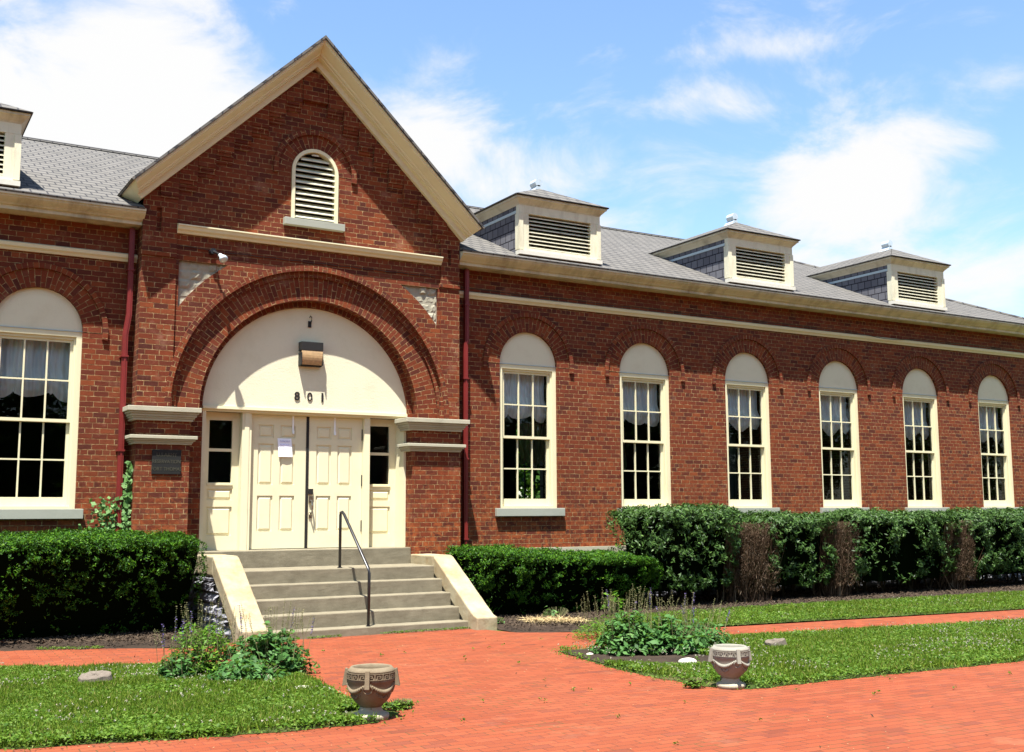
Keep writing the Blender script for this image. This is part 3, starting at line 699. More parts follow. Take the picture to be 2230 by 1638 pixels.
# side eaves running back from the mitred corners
for (Fp, nn) in ((FL, nl), (FR, nr)):
    m = MB(); pts = [(Fp + nn * o, y) for y, o in prof[:-1]]
    V = [(p.x, y, p.z) for p, y in pts] + [(p.x, 1.6, p.z) for p, y in pts]; k = len(pts)
    m.add(V, [(i, i + 1, i + 1 + k, i + k) for i in range(k - 1)]); m.build('side_eave', 'cream', hall, fixn=True)
m = MB(); t = .035
for (Fp, sgn) in ((FL, -1), (FR, 1)):
    d_ = (Fp - AP).normalized(); up_ = -(nl if sgn < 0 else nr); E_ = Fp + d_ * .03
    A_ = AP + Vector((0, 0, .004)); ys = (-.785, 7.0)
    a0_, e0 = A_, E_ + up_ * .004; a1_ = A_ + Vector((0, 0, t / ca)); e1 = e0 + up_ * t
    ln = (E_ - AP).length
    V = [(a0_.x, ys[0], a0_.z), (e0.x, ys[0], e0.z), (e1.x, ys[0], e1.z), (a1_.x, ys[0], a1_.z), (a0_.x, ys[1], a0_.z), (e0.x, ys[1], e0.z), (e1.x, ys[1], e1.z), (a1_.x, ys[1], a1_.z)]
    F_ = [(0, 1, 2, 3), (3, 2, 6, 7), (1, 5, 6, 2), (0, 4, 5, 1), (7, 6, 5, 4)]
    m.add(V, F_, [None, [(ys[0], 0), (ys[0], ln), (ys[1], ln), (ys[1], 0)], None, None, None])
m.build('gable_roof', 'shingle', hall, fixn=False)

# ---------------------------------------------------------------- windows
def window(x0, i):
    x1 = x0 + WW; c = x0 + WW / 2; r = WW / 2
    m = MB()
    # casing: jambs, head, sill rail; brick-mould proud
    m.box(x0, x0 + .075, .045, .20, ZL, ZS); m.box(x1 - .075, x1, .045, .20, ZL, ZS)
    m.box(x0 + .075, x1 - .075, .045, .20, ZS - .075, ZS); m.box(x0 + .075, x1 - .075, .05, .20, ZL, ZL + .035)
    m.box(x0 + .075, x0 + .105, .075, .20, ZL + .035, ZS - .075); m.box(x1 - .105, x1 - .075, .075, .20, ZL + .035, ZS - .075)
    m.box(x0 + .105, x1 - .105, .075, .20, ZS - .115, ZS - .075)
    wo_ = m.build('window', 'cream', hall)
    m = MB(); m.plate([(x0, ZS + .012), (x1, ZS + .012)] + arc(c, ZS + .012, r, 0, PI, 24)[1:-1], [], .055, .12); m.build('tympanum', 'stucco', wo_)
    m = MB(); m.box(x0 - .001, x1 + .001, .035, .1, ZS, ZS + .012); m.build('head_flashing', 'blueflash', wo_)
    def sash(za, zb, y, bot, top):
        s = MB(); a, e = x0 + .105, x1 - .105
        s.box(a, a + .04, y, y + .04, za, zb); s.box(e - .04, e, y, y + .04, za, zb)
        s.box(a + .04, e - .04, y, y + .04, za, za + bot); s.box(a + .04, e - .04, y, y + .04, zb - top, zb)
        iw = (e - a - .08) / 3
        for k in (1, 2): s.box(a + .04 + iw * k - .011, a + .04 + iw * k + .011, y + .002, y + .03, za + bot, zb - top)
        zm = (za + bot + zb - top) / 2; s.box(a + .04, e - .04, y + .004, y + .028, zm - .011, zm + .011)
        so_ = s.build('sash', 'cream', wo_)
        g = MB(); g.add([(a + .03, y + .031, za + .02), (e - .03, y + .031, za + .02), (e - .03, y + .031, zb - .02), (a + .03, y + .031, zb - .02)], [(0, 1, 2, 3)])
        g.build('pane', 'glass', wo_)
    sash(2.755, ZS - .115, .10, .045, .04); sash(ZL + .035, 2.795, .145, .13, .045)
    s = MB(); s.box(x0 - .10, x1 + .10, -.075, .20, ZL - .14, ZL - .001); s.build('sill', 'sill_stone', wo_, bevel=.006)
    s = MB(); s.ring(c, ZS, r, r + .27, -.004, .06, n=44); s.build('window_arch', 'arch_brick', wo_)
    s = MB(); s.ring(c, ZS, r + .27, r + .345, -.038, .0, a0=-.11, a1=PI + .11, n=44, extr=True); s.build('window_hood', 'arch_brick', wo_)
for i, x in enumerate(wins): window(x, i)
# curtains (each hangs inside its window)
ord_ = ['in the nearest window right of the entrance', 'in the second window right of the entrance', 'in the third window right of the entrance',
        'in the fourth window right of the entrance', 'in the fifth window right of the entrance', 'in the farthest window on the right', 'in the window left of the entrance']
def curtain(x0, idx, name='curtain', y=.30, z1=4.0, depth=.90, lab=None, w_=None):
    g = random.Random(idx + 5); m = MB(); a, e = x0 + .10, x0 + (w_ or WW) - .10; nx, nz = 66, 26; W_ = e - a
    swn = 2; ph = .5 + g.uniform(-.06, .06)
    vs = []
    for j in range(nz + 1):
        v_ = j / nz
        for k in range(nx + 1):
            u = k / nx; t = (u * swn + ph) % 1; sc = math.sin(PI * t) ** .6
            ln = depth * (.78 + .12 * sc + .04 * math.sin(u * 9 + idx)) + (.10 * math.exp(-((1 - sc) - 1) ** 2 * 14) * (.6 + .4 * math.sin(u * 70)) if 0.05 < u < .95 else 0)
            z = z1 - ln * v_
            puff = max(0, (v_ - .62) / .38)
            pull = 1 - sc
            z -= puff * .10 * sc
            yy = y + .018 * math.sin(u * 60 + 2 * math.sin(v_ * 3)) * (1 - puff * .5) - .09 * math.sin(min(puff, 1) * PI) * (.3 + .5 * sc) + .02 * math.sin(v_ * 40) * puff * sc
            vs.append((a + W_ * u, yy, z + .04 * puff * pull * math.sin(v_ * 30)))
    fs = [(j * (nx + 1) + k, j * (nx + 1) + k + 1, (j + 1) * (nx + 1) + k + 1, (j + 1) * (nx + 1) + k) for j in range(nz) for k in range(nx)]
    m.add(vs, fs)
    return m.build(name, 'curtain', None, smooth=True, label=lab or ('sheer grey-white balloon curtain ' + ord_[idx]), cat='curtain', group='sheer balloon curtains in the hall windows')
for i, x in enumerate(wins[:7]): curtain(x, i)
for i, x in enumerate(fw_):
    if i in (3, 4): curtain(x - .10, 20 + i, y=10.3, z1=4.0, depth=1.3, w_=1.2, lab='pale curtain across the room, seen through the %s right-hand window' % ('nearest' if i == 3 else 'second'))

# ---------------------------------------------------------------- doorway
m = MB(); m.plate([(CX - 1.70, CZ + .06)] + [(CX + 1.70, CZ + .06)] + arc(CX, CZ, 1.705, .04, PI - .04, 60), [], -.03, .06)
m.build('tympanum', 'stucco', hall)
m = MB()
m.box(-1.725, 1.70, -.062, .08, 3.035, 3.078); m.box(-1.725, 1.66, -.015, .08, 3.0, 3.035)
m.box(-1.725, -1.66, -.01, .24, .905, 3.0); m.box(1.555, 1.597, -.15, .24, .905, 3.0)
m.box(-1.09, -.945, .02, .24, .905, 3.0); m.box(.93, 1.03, .02, .24, .905, 3.0)
m.box(-1.055, -.985, .008, .03, .905, 2.998)
m.box(-.945, .93, .05, .16, 2.985, 3.0)
fr = m.build('door_frame', 'cream_door', hall)
def panel_slab(mb, x0, x1, y, z0, z1, panels, d=.018, th=.05):
    """front slab with recessed raised panels"""
    mb.plate([(x0, z0), (x1, z0), (x1, z1), (x0, z1)], [[(a, c), (e, c), (e, h), (a, h)] for a, e, c, h in panels], y, y + th, sides=True)
    for a, e, c, h in panels:
        i = .022; o = y + d
        V = [(a, y + d, c), (e, y + d, c), (e, y + d, h), (a, y + d, h), (a + i, y + d, c + i), (e - i, y + d, c + i), (e - i, y + d, h - i), (a + i, y + d, h - i),
             (a + 2 * i, y + .003, c + 2 * i), (e - 2 * i, y + .003, c + 2 * i), (e - 2 * i, y + .003, h - 2 * i), (a + 2 * i, y + .003, h - 2 * i)]
        F_ = []
        for k in range(4):
            l = (k + 1) % 4; F_ += [(k, l, 4 + l, 4 + k), (4 + k, 4 + l, 8 + l, 8 + k)]
        F_.append((8, 9, 10, 11)); mb.add(V, F_)
for (xa, xb, side) in ((-.942, -.03, 0), (.01, .927, 1)):
    m = MB(); wl = xb - xa; pn = []
    for (fa, fb) in ((.145, .415), (.535, .80)):
        for (za, zb) in ((1.18, 1.73), (1.90, 2.535), (2.63, 2.83)): pn.append((xa + fa * wl, xa + fb * wl, za, zb))
    panel_slab(m, xa, xb, .10, .915, 2.98, pn)
    d_ = m.build('door', 'cream_door', hall)
    hx = xa + .006 if side == 0 else xb - .006
    for hz in (1.25, 1.98, 2.72):
        h = MB(); h.tube([(hx, .092, hz - .09), (hx, .092, hz + .09)], .009, 6); h.build('hinge', 'blackmat', d_)
    if side == 1:
        h = MB(); h.tube([(xa + .045, .085, 1.66), (xa + .045, .025, 1.64), (xa + .05, .015, 1.58), (xa + .045, .025, 1.46), (xa + .04, .085, 1.42)], [.012, .014, .016, .012, .013], 8)
        h.box(xa + .01, xa + .08, .075, .098, 1.75, 1.84); h.box(xa + .015, xa + .075, .07, .098, 1.62, 1.72); h.box(xa + .02, xa + .07, .085, .098, 1.38, 1.47)
        h.build('handle', 'brass', d_)
        h = MB(); h.box(xa + .004, xa + .078, .066, .078, 1.752, 1.838); h.build('lock', 'blackmat', d_)
m = MB(); m.box(-.032, .012, .088, .16, .915, 2.98); m.build('astragal', 'blackmat', fr)
for (xa, xb, ga, gb) in ((-1.66, -1.09, -1.555, -1.20), (1.03, 1.555, 1.095, 1.44)):
    m = MB()
    panel_slab(m, xa, xb, .17, .905, 1.88, [(ga - .02, gb + .02, 1.12, 1.56), (ga - .02, gb + .02, 1.66, 1.83)], d=.02)
    m.plate([(xa, 1.88), (xb, 1.88), (xb, 3.0), (xa, 3.0)], [[(ga, 1.925), (gb, 1.925), (gb, 2.40), (ga, 2.40)], [(ga, 2.445), (gb, 2.445), (gb, 2.88), (ga, 2.88)]], .17, .22)
    m.box(ga - .02, gb + .02, .155, .172, 1.885, 1.915)
    s_ = m.build('sidelight', 'cream_door', hall)
    g = MB(); g.add([(ga, .20, 1.9), (gb, .20, 1.9), (gb, .20, 2.9), (ga, .20, 2.9)], [(0, 1, 2, 3)]); g.build('pane', 'glass', s_)
# vestibule behind the door keeps the block dark
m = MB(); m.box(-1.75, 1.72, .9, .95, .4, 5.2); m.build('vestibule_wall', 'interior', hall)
# downpipes
def downpipe(xt, xb, jog):
    m = MB(); y = -.11; s_ = .036
    def seg(p, q):
        (x0, z0_), (x1, z1_) = p, q
        V = [(x + dx, y + dy, z) for (x, z) in (p, q) for dx, dy in ((-s_, -s_), (s_, -s_), (s_, s_), (-s_, s_))]
        m.add(V, [(0, 1, 5, 4), (1, 2, 6, 5), (2, 3, 7, 6), (3, 0, 4, 7), (3, 2, 1, 0), (4, 5, 6, 7)])
        # fluted face
        V = [(x + dx, y + dy, z) for (x, z) in (p, q) for dx, dy in ((-.012, -s_ - .008), (.012, -s_ - .008), (.012, -s_ + .002), (-.012, -s_ + .002))]
        m.add(V, [(0, 1, 5, 4), (1, 2, 6, 5), (3, 0, 4, 7)])
    seg((xt, 4.35), (xt, 5.64)); seg((xb, 4.05), (xt, 4.35)) if jog else None
    seg((xb, .78), (xb, 4.05 if jog else 4.35))
    d_ = m.build('downpipe', 'redmetal', hall)
    c_ = MB()
    for z in (1.0, 2.35, 3.72, 5.0): c_.box((xb if z < 4.2 else xt) - .05, (xb if z < 4.2 else xt) + .05, y - .052, .0, z, z + .025)
    c_.build('bracket', 'redmetal', d_)
downpipe(-2.86, -2.90, True); downpipe(2.74, 2.72, False)

# ================================================================== things fixed to the front
lamp = empty('wall_lamp', (-.05, 0, 3.96), 'square dark wall lamp with stained amber lens above the double door', 'lamp')
m = MB(); x0, x1 = -.235, .13
m.box(x0, x1, -.17, .0, 4.01, 4.15); m.box(x0, x0 + .015, -.175, .0, 3.78, 3.975); m.box(x1 - .012, x1, -.175, .0, 3.78, 3.975); m.box(x0, x1, -.12, .0, 3.765, 3.785)
m.build('housing', 'blackmat', lamp, bevel=.006)
m = MB(); V = []
for k in range(7):
    t = k / 6; V += [(x0 + .006, -.165 - .018 * math.sin(t * PI) + .03 * t, 4.01 - .225 * t), (x1 - .006, -.165 - .018 * math.sin(t * PI) + .03 * t, 4.01 - .225 * t)]
m.add(V, [(2 * k, 2 * k + 2, 2 * k + 3, 2 * k + 1) for k in range(6)]); m.build('lens', 'lens', lamp)
hk = MB(); hk.box(-.085, -.035, -.05, -.031, 4.40, 4.50); hk.tube([(-.05, -.05, 4.46), (-.045, -.08, 4.50), (-.04, -.075, 4.56), (-.055, -.06, 4.585), (-.07, -.065, 4.55)], .008, 6)
hk.build('wall_hook', 'blackmat', label='small black metal hook on the cream tympanum above the wall lamp', cat='hook')
def text_mesh(txt, size, mat, loc, name, ext=.004, parent=None, align='CENTER', bold=0, sx=1.0):
    cu = bpy.data.curves.new(name, 'FONT'); cu.body = txt; cu.size = size; cu.extrude = ext; cu.align_x = align; cu.offset = bold
    o = bpy.data.objects.new(name + '_src', cu); COL.objects.link(o)
    dg = bpy.context.evaluated_depsgraph_get(); me = bpy.data.meshes.new_from_object(o.evaluated_get(dg)); bpy.data.objects.remove(o)
    me.transform(Matrix.Translation(loc) @ Matrix.Rotation(PI / 2, 4, 'X') @ Matrix.Diagonal((sx, 1, 1, 1)))
    if parent: me.transform(Matrix.Translation(-Vector(parent.location)))
    me.materials.clear(); me.materials.append(MAT[mat]); r_ = bpy.data.objects.new(name, me); COL.objects.link(r_)
    if parent: r_.parent = parent
    return r_
for ch, x, lb, bo in (('8', -.245, 'left one, reading 8', .002), ('0', -.035, 'middle one, reading 0', .0), ('1', .175, 'right one, reading 1', .006)):
    o = text_mesh(ch, .19, 'blackmat', (x, -.037, 3.225), 'house_number', .006, bold=bo)
    setp(o, 'black metal house numeral on cream arch panel, ' + lb, 'house number', 'house numerals above the door')
pq = empty('plaque', (-2.32, -.40, 2.19), 'dark square metal plaque with raised lettering on the left brick pilaster', 'sign')
m = MB(); m.box(-2.525, -2.115, -.418, -.396, 2.02, 2.37); m.build('plate', 'plaque', pq, bevel=.004)
for t, z, s_ in (('U.S.ARMY', 2.275, .078), ('RESERVATION', 2.178, .072), ('FORT THOMAS', 2.072, .072)):
    text_mesh(t, s_, 'letter', (-2.32, -.4195, z), 'lettering', .0015, pq, sx=.88)
nt_ = empty('paper_notice', (-.39, .09, 2.48), 'white paper notice taped to the left door leaf', 'notice')
m = MB()
V = []; 
for j in range(7):
    for k in range(5):
        u, v_ = k / 4, j / 6; V.append((-.505 + .225 * u + .02 * v_, .092 - .012 * math.sin(u * 3) * v_ - .012 * v_, 2.625 - .29 * v_))
m.add(V, [(j * 5 + k, (j + 1) * 5 + k, (j + 1) * 5 + k + 1, j * 5 + k + 1) for j in range(6) for k in range(4)]); m.build('sheet', 'paper', nt_, smooth=True)
for t, z in (('CONCERT', 2.565), ('PARKING', 2.51), ('NEAR ROAD', 2.45)): text_mesh(t, .036, 'ink', (-.39, .073, z), 'writing', .0005, nt_)
for x, lb in ((-.255, 'left'), (.445, 'right')):
    m = MB(); m.box(x - .014, x + .014, .088, .094, 2.72, 2.985); m.box(x - .014, x + .014, .07, .094, 2.70, 2.73); m.box(x - .014, x + .014, .068, .074, 2.70, 2.75)
    m.build('door_hanger', 'tape', label='white plastic over-door hanger strip on the %s door leaf' % lb, cat='door hanger', group='white hanger strips on the doors')
fl_ = empty('floodlight', (-1.72, -.35, 5.35), 'small silver floodlight bulb on black bracket at the upper left of the arch', 'floodlight')
m = MB(); m.tube([(-1.735, -.30, 5.37), (-1.735, -.42, 5.37)], .045, 12); m.tube([(-1.735, -.40, 5.37), (-1.70, -.45, 5.34), (-1.665, -.52, 5.30)], .02, 8); m.build('mount', 'black', fl_)
m = MB(); a_ = Vector((-1.665, -.52, 5.30)); dd = Vector((.25, -.55, -.55)).normalized()
m.tube([a_, a_ + dd * .05, a_ + dd * .09, a_ + dd * .13, a_ + dd * .145], [.028, .036, .058, .066, .03], 14); m.build('bulb', 'silver', fl_, smooth=True)
cb = MB(); pts = []
for i in range(60):
    x = 2.6 + i * .266; pts.append((x, -.11 - .01 * math.sin(i), 5.30 + .012 * math.sin(i * .9) - (.06 * math.exp(-((x - 13.3) / 1.1) ** 2))))
cb.tube(pts, .007, 5); cb.build('cable', 'black', label='thin black cable lying along the cream belt course right of the entrance', cat='cable')
cb = MB(); cb.tube([(-2.2 + i * .09, -.325, 5.39 + .006 * math.sin(i * 1.3) + (.0 if i > 4 else .02)) for i in range(48)], .006, 5)
cb.build('cable', 'black', label='thin dark cable crossing the brickwork above the big entrance arch', cat='cable')

# ================================================================== steps
st = empty('entrance_steps', (0, -1.2, G), 'concrete entrance steps with sloping cream cheek walls below the double door', 'steps')
YL = -1.2; TR = .28; zs_ = [.650, .462, .275, .085, -.100]
m = MB(); m.box(-1.86, 1.60, -.36, .24, .60, .905); m.build('threshold', 'concrete', st, bevel=.012)
m = MB(); m.box(-1.46, 1.60, YL, -.36, .3, .650); m.build('landing', 'concrete', st, bevel=.014)
for i in range(1, 5):
    xa = 1.60 if i < 4 else 1.60
    m = MB(); m.box(-1.46, xa, YL - TR * i, YL - TR * (i - 1) + .0, G - .05, zs_[i]); m.build('step', 'concrete', st, bevel=.014)
for (xa, xb, zt_) in ((-1.83, -1.46, .865), (1.585, 1.925, .800)):
    yb_ = -2.50; zf = -.02; m = MB()
    # coping: horizontal run, slope, foot
    def prism(poly, xa=xa, xb=xb):
        k = len(poly); m.add([(xa, p[0], p[1]) for p in poly] + [(xb, p[0], p[1]) for p in poly],
              [tuple(range(k)), tuple(range(2 * k - 1, k - 1, -1))] + [((i + 1) % k, i, i + k, (i + 1) % k + k) for i in range(k)])
    prism([(YL + .02, zt_), (YL + .02, zt_ - .27), (-.36, zt_ - .27), (-.36, zt_ + .0)])
    prism([(YL + .01, zt_ - .005), (YL + .01, zt_ - .27), (-2.2, -.12), (-2.2, G - .05), (yb_ - .09, G - .05), (yb_ - .09, zf - .015), (yb_ + .02, zf + .01)])
    m.build('coping', 'coping', st, bevel=.02, fixn=True)
    m = MB(); prism([(-.42, zt_ - .25), (-.42, G - .1), (-2.25, G - .1), (-2.25, -.11), (YL, zt_ - .26)], xa + .03, xb - .02)
    m.build('cheek_wall', 'concrete', st, fixn=True)
rubble('rubble_facing', (-2.1, -.42), 0, (G, .58), st, side=-1.86, ds=(.14, .34), hs=(.09, .17))
# drop the stones that would poke above the sloping coping
o = [c for c in st.children if c.name.startswith('rubble_facing')][0]
bm = bmesh.new(); bm.from_mesh(o.data)
kill = []
for v_ in bm.verts:
    p = v_.co + Vector(st.location); lim = .60 if p.y > YL else .60 + (p.y - YL) * .68
    if p.z > lim: kill.append(v_)
bmesh.ops.delete(bm, geom=kill, context='VERTS')
bm.to_mesh(o.data); bm.free()
rubble('rubble_facing', (-2.80, -1.9), -.50, (G - .02, .60), hall)
m = MB(); m.box(-2.81, -1.88, -.47, -.3, .60, .69); m.build('water_table', 'limestone', hall)
# worn, slightly uneven concrete
wt = bpy.data.textures.new('wear', 'CLOUDS'); wt.noise_scale = .13; wt.noise_depth = 3
for o in st.children:
    if o.name.split('.')[0] in ('threshold', 'landing', 'step', 'coping'):
        md = o.modifiers.new('dice', 'SUBSURF'); md.subdivision_type = 'SIMPLE'; md.levels = md.render_levels = 5
        md = o.modifiers.new('wear', 'DISPLACE'); md.texture = wt; md.texture_coords = 'GLOBAL'; md.strength = .009; md.mid_level = .5
# handrail
hr = empty('handrail', (.1, -1.1, .65), 'black steel pipe handrail running down the middle of the steps', 'handrail')
m = MB(); A_ = Vector((.105, -1.05, .64)); A2 = Vector((.105, -1.05, 1.43)); A3 = Vector((.125, -1.09, 1.472)); B2 = Vector((.06, -2.22, .69)); B1 = Vector((.06, -2.25, .64)); B0 = Vector((.055, -2.25, -.11))
m.tube([A_, A2, A2 + Vector((0, -.008, .03)), A3 + Vector((-.01, -.005, 0)), A3 + Vector((-.003, -.06, -.035)), B2, B1 + Vector((0, 0, -.02)), B0], .0215, 12)
m.build('rail', 'black', hr, smooth=True)
m = MB(); m.tube([(.105, -1.05, .651), (.105, -1.05, .662)], .035, 12); m.tube([(.055, -2.25, -.099), (.055, -2.25, -.088)], .035, 12); m.build('base_flange', 'black', hr)

# ================================================================== ground sheets
def sheet(name, poly, z, mat, **k):
    me = MB(); tris = tessellate_polygon([[Vector((p[0], p[1], 0)) for p in poly]])
    fs = []
    for t in tris:
        a, b_, c = (poly[i] for i in t); cr_ = (b_[0] - a[0]) * (c[1] - a[1]) - (b_[1] - a[1]) * (c[0] - a[0])
        fs.append(tuple(t) if cr_ > 0 else tuple(reversed(t)))
    me.add([(p[0], p[1], z) for p in poly], fs); return me.build(name, mat, **k)
def rough_edge(poly, amt=.03, step=.12, seed=1):
    g = random.Random(seed); out = []
    for i, p in enumerate(poly):
        q = poly[(i + 1) % len(poly)]; d = math.hypot(q[0] - p[0], q[1] - p[1]); n = max(1, int(d / step))
        for k in range(n): out.append((p[0] + (q[0] - p[0]) * k / n + (g.uniform(-amt, amt) if n > 1 else 0), p[1] + (q[1] - p[1]) * k / n + (g.uniform(-amt, amt) if n > 1 else 0)))
    return out
sheet('ground', [(-900, -900), (900, -900), (900, 900), (-900, 900)], G - .02, 'field', kind='structure')
PATH = [(-14, -30), (22, -30), (22, -4.0), (10.9, -4.72), (4.76, -4.15), (2.60, -3.55), (1.9, -3.15), (1.6, -2.2), (-1.9, -2.2), (-2.45, -2.5), (-3.3, -2.0), (-4.5, -1.50), (-14, -1.2)]
sheet('brick_path', PATH, G, 'paving', kind='structure')
GL_ = rough_edge([(-14, -3.3), (-4.72, -3.46), (-3.88, -3.92), (-3.0, -4.25), (-2.15, -5.75), (-2.28, -6.9), (-2.30, -7.6), (-2.12, -8.02), (-2.485, -8.35), (-3.66, -8.24), (-4.44, -8.03), (-5.18, -7.83), (-14, -6.6)], .03, .1, 4)
GR_ = rough_edge([(1.22, -5.25), (1.78, -5.19), (3.74, -5.31), (9.03, -6.05), (15, -6.75), (22, -7.4), (22, -9.6), (12, -9.3), (5.1, -8.77), (2.44, -8.66), (1.174, -8.66), (.95, -8.40), (.88, -7.4), (.98, -6.5)], .03, .1, 5)
GS_ = rough_edge([(2.95, -3.42), (4.76, -4.05), (10.9, -4.66), (22, -4.3), (22, -2.6), (13, -2.35), (8.4, -2.1), (5.6, -2.05), (4.2, -2.5)], .03, .1, 6)
sheet('lawn', GL_, G + .004, 'soil', kind='structure')
sheet('lawn', GR_, G + .004, 'soil', kind='structure')
sheet('lawn', GS_, G + .008, 'soil', kind='structure')
def mound(name, x0, x1, y0, y1, h, mat, seed, nx=90, ny=24, front=None):
    m = MB(); g = np.random.default_rng(seed); V = []
    for j in range(ny + 1):
        for i in range(nx + 1):
            u, v_ = i / nx, j / ny; x = x0 + (x1 - x0) * u; yy0 = front(x) if front else y0; y = yy0 + (y1 - yy0) * v_
            e = min(1, v_ * 4) * min(1, u * 20, (1 - u) * 20)
            V.append((x, y, G - .006 + (h * e + (.03 * g.random() if e > 0 else 0)) * (1 if e > 0 else 0)))
    m.add(V, [(j * (nx + 1) + i, j * (nx + 1) + i + 1, (j + 1) * (nx + 1) + i + 1, (j + 1) * (nx + 1) + i) for j in range(ny) for i in range(nx)])
    return m.build(name, mat, kind='structure')
mound('mulch_bed', -9, -1.93, -1.6, 0, .07, 'mulch', 1, 160, 30, front=lambda x: -1.50 - .42 * max(0, (x + 4.5)) + .04 * math.sin(x * 9) + .03 * math.sin(x * 23))
mound('mulch_bed', 1.93, 18, -2.4, 0, .05, 'mulch', 2, 260, 40, front=lambda x: (-3.25 - .25 * (x - 1.9) if x < 3.0 else max(-3.5, -3.52 + (x - 3.0) * 1.0) if x < 4.3 else -2.25) + .03 * math.sin(x * 13))
m_ = [(1.22, -5.30), (1.9, -5.35), (2.3, -5.9), (2.5, -6.9), (2.0, -7.35), (1.5, -7.1), (.99, -6.45)]
sheet('mulch_bed', rough_edge(m_, .03, .08, 8), G + .012, 'mulch', kind='structure')

# ================================================================== vegetation
def in_poly(P, poly):
    x, y = P[:, 0], P[:, 1]; ins = np.zeros(len(P), bool); n = len(poly); j = n - 1
    for i in range(n):
        xi, yi = poly[i]; xj, yj = poly[j]
        c = ((yi > y) != (yj > y)) & (x < (xj - xi) * (y - yi) / (yj - yi + 1e-12) + xi); ins ^= c; j = i
    return ins
def scatter(poly, box, n, seed):
    g = np.random.default_rng(seed); P = np.column_stack([g.uniform(box[0], box[1], n), g.uniform(box[2], box[3], n), np.full(n, G)])
    return P[in_poly(P, poly)]
def vnoise(P, s, seed=0):
    # summed plane waves in random directions
    """cheap smooth value noise from summed sines"""
    g = np.random.default_rng(seed); v_ = 0
    for i in range(10):
        k = g.normal(0, s, P.shape[1]); v_ = v_ + np.sin(P @ k + g.uniform(0, 6.28) + 1.2 * np.sin(P @ g.normal(0, s * .5, P.shape[1])))
    return v_ / 7.5
UPZ = np.array([0, 0, 1.0])
def edge_dist(P, poly):
    A = np.array(poly)[::3]; B = np.roll(A, -1, 0); best = np.full(len(P), 9.0)
    for a, b_ in zip(A, B):
        d = b_ - a; t = np.clip(((P[:, :2] - a) @ d) / (d @ d + 1e-9), 0, 1); best = np.minimum(best, np.linalg.norm(P[:, :2] - a - t[:, None] * d, axis=1))
    return best
def edge_thin(P, poly, seed):
    e = edge_dist(P, poly); g = np.random.default_rng(seed + 77)
    patch = np.clip((vnoise(P[:, :2], 1.5, seed + 20) + .5 * vnoise(P[:, :2], 6, seed + 21) - .18) * 2.2, 0, .72)
    return P[(g.random(len(P)) < np.clip(.12 + e / .22 + .5 * vnoise(P[:, :2], 5, seed + 22), 0, 1)) & (g.random(len(P)) > patch)]
def turf(polys, name, nb, nc, nf, seed, box, hole=None):
    P = scatter(polys, box, nb, seed); 
    if hole: P = P[~in_poly(P, hole)]
    bare = vnoise(P[:, :2], 2.6, seed) + .45 * np.random.default_rng(seed + 50).random(len(P)); keep = bare < .85; P = P[keep]
    for ux_, uy_ in ((-2.43, -8.02), (1.08, -8.42)): P = P[np.hypot(P[:, 0] - ux_, (P[:, 1] - uy_)) > .30]
    P = edge_thin(P, polys, seed)
    h = .035 + .022 * vnoise(P[:, :2], 4, seed + 1)
    P[:, 2] = G + .004 + np.abs(h)
    P = P + np.random.default_rng(seed).normal(0, .012, P.shape) * np.array([1, 1, .6])
    side = np.random.default_rng(seed + 5).normal(0, 1, P.shape); side[:, 2] = .35
    leaf_mesh(name, 'grass', P, side, .075, .12, spread=.3, up=(0, 0, 1), kind='stuff')
    P = scatter(polys, box, nc, seed + 2)
    if hole: P = P[~in_poly(P, hole)]
    rj = np.random.default_rng(seed + 51).random(len(P)); P = P[vnoise(P[:, :2], 2.6, seed) + .45 * rj < .85]; rj = np.random.default_rng(seed + 52).random(len(P)); P = P[vnoise(P[:, :2], 3.3, seed + 9) + .6 * rj > -.05]
    for ux_, uy_ in ((-2.43, -8.02), (1.08, -8.42)): P = P[np.hypot(P[:, 0] - ux_, (P[:, 1] - uy_)) > .27]
    P[:, 2] = G + .03 + .035 * np.random.default_rng(seed).random(len(P))
    leaf_mesh('clover', 'clover', P, np.tile(UPZ, (len(P), 1)), .030, .85, spread=.45, kind='stuff')
    P0 = None
    if nf:
        P = scatter(polys, box, nf, seed + 3); P = P[vnoise(P[:, :2], 2.0, seed + 4) + .5 * np.random.default_rng(seed + 8).random(len(P)) > .22]
        P[:, 2] = G + .085 + .02 * np.random.default_rng(seed).random(len(P))
        # little round heads: several petals per head
        Q = np.repeat(P, 7, 0) + np.random.default_rng(seed).normal(0, .0045, (len(P) * 7, 3))
        leaf_mesh('clover_flowers', 'cloverflower', Q, np.tile(UPZ, (len(Q), 1)), .0115, .8, spread=1.5, kind='stuff')
turf(GL_, 'grass', 210000, 110000, 2600, 21, (-6.3, -2.0, -8.5, -3.2))
turf(GR_, 'grass', 300000, 170000, 5600, 31, (.8, 17.5, -9.5, -5.1), m_)
turf(GS_, 'grass', 110000, 60000, 500, 41, (2.9, 20, -4.8, -2.0))
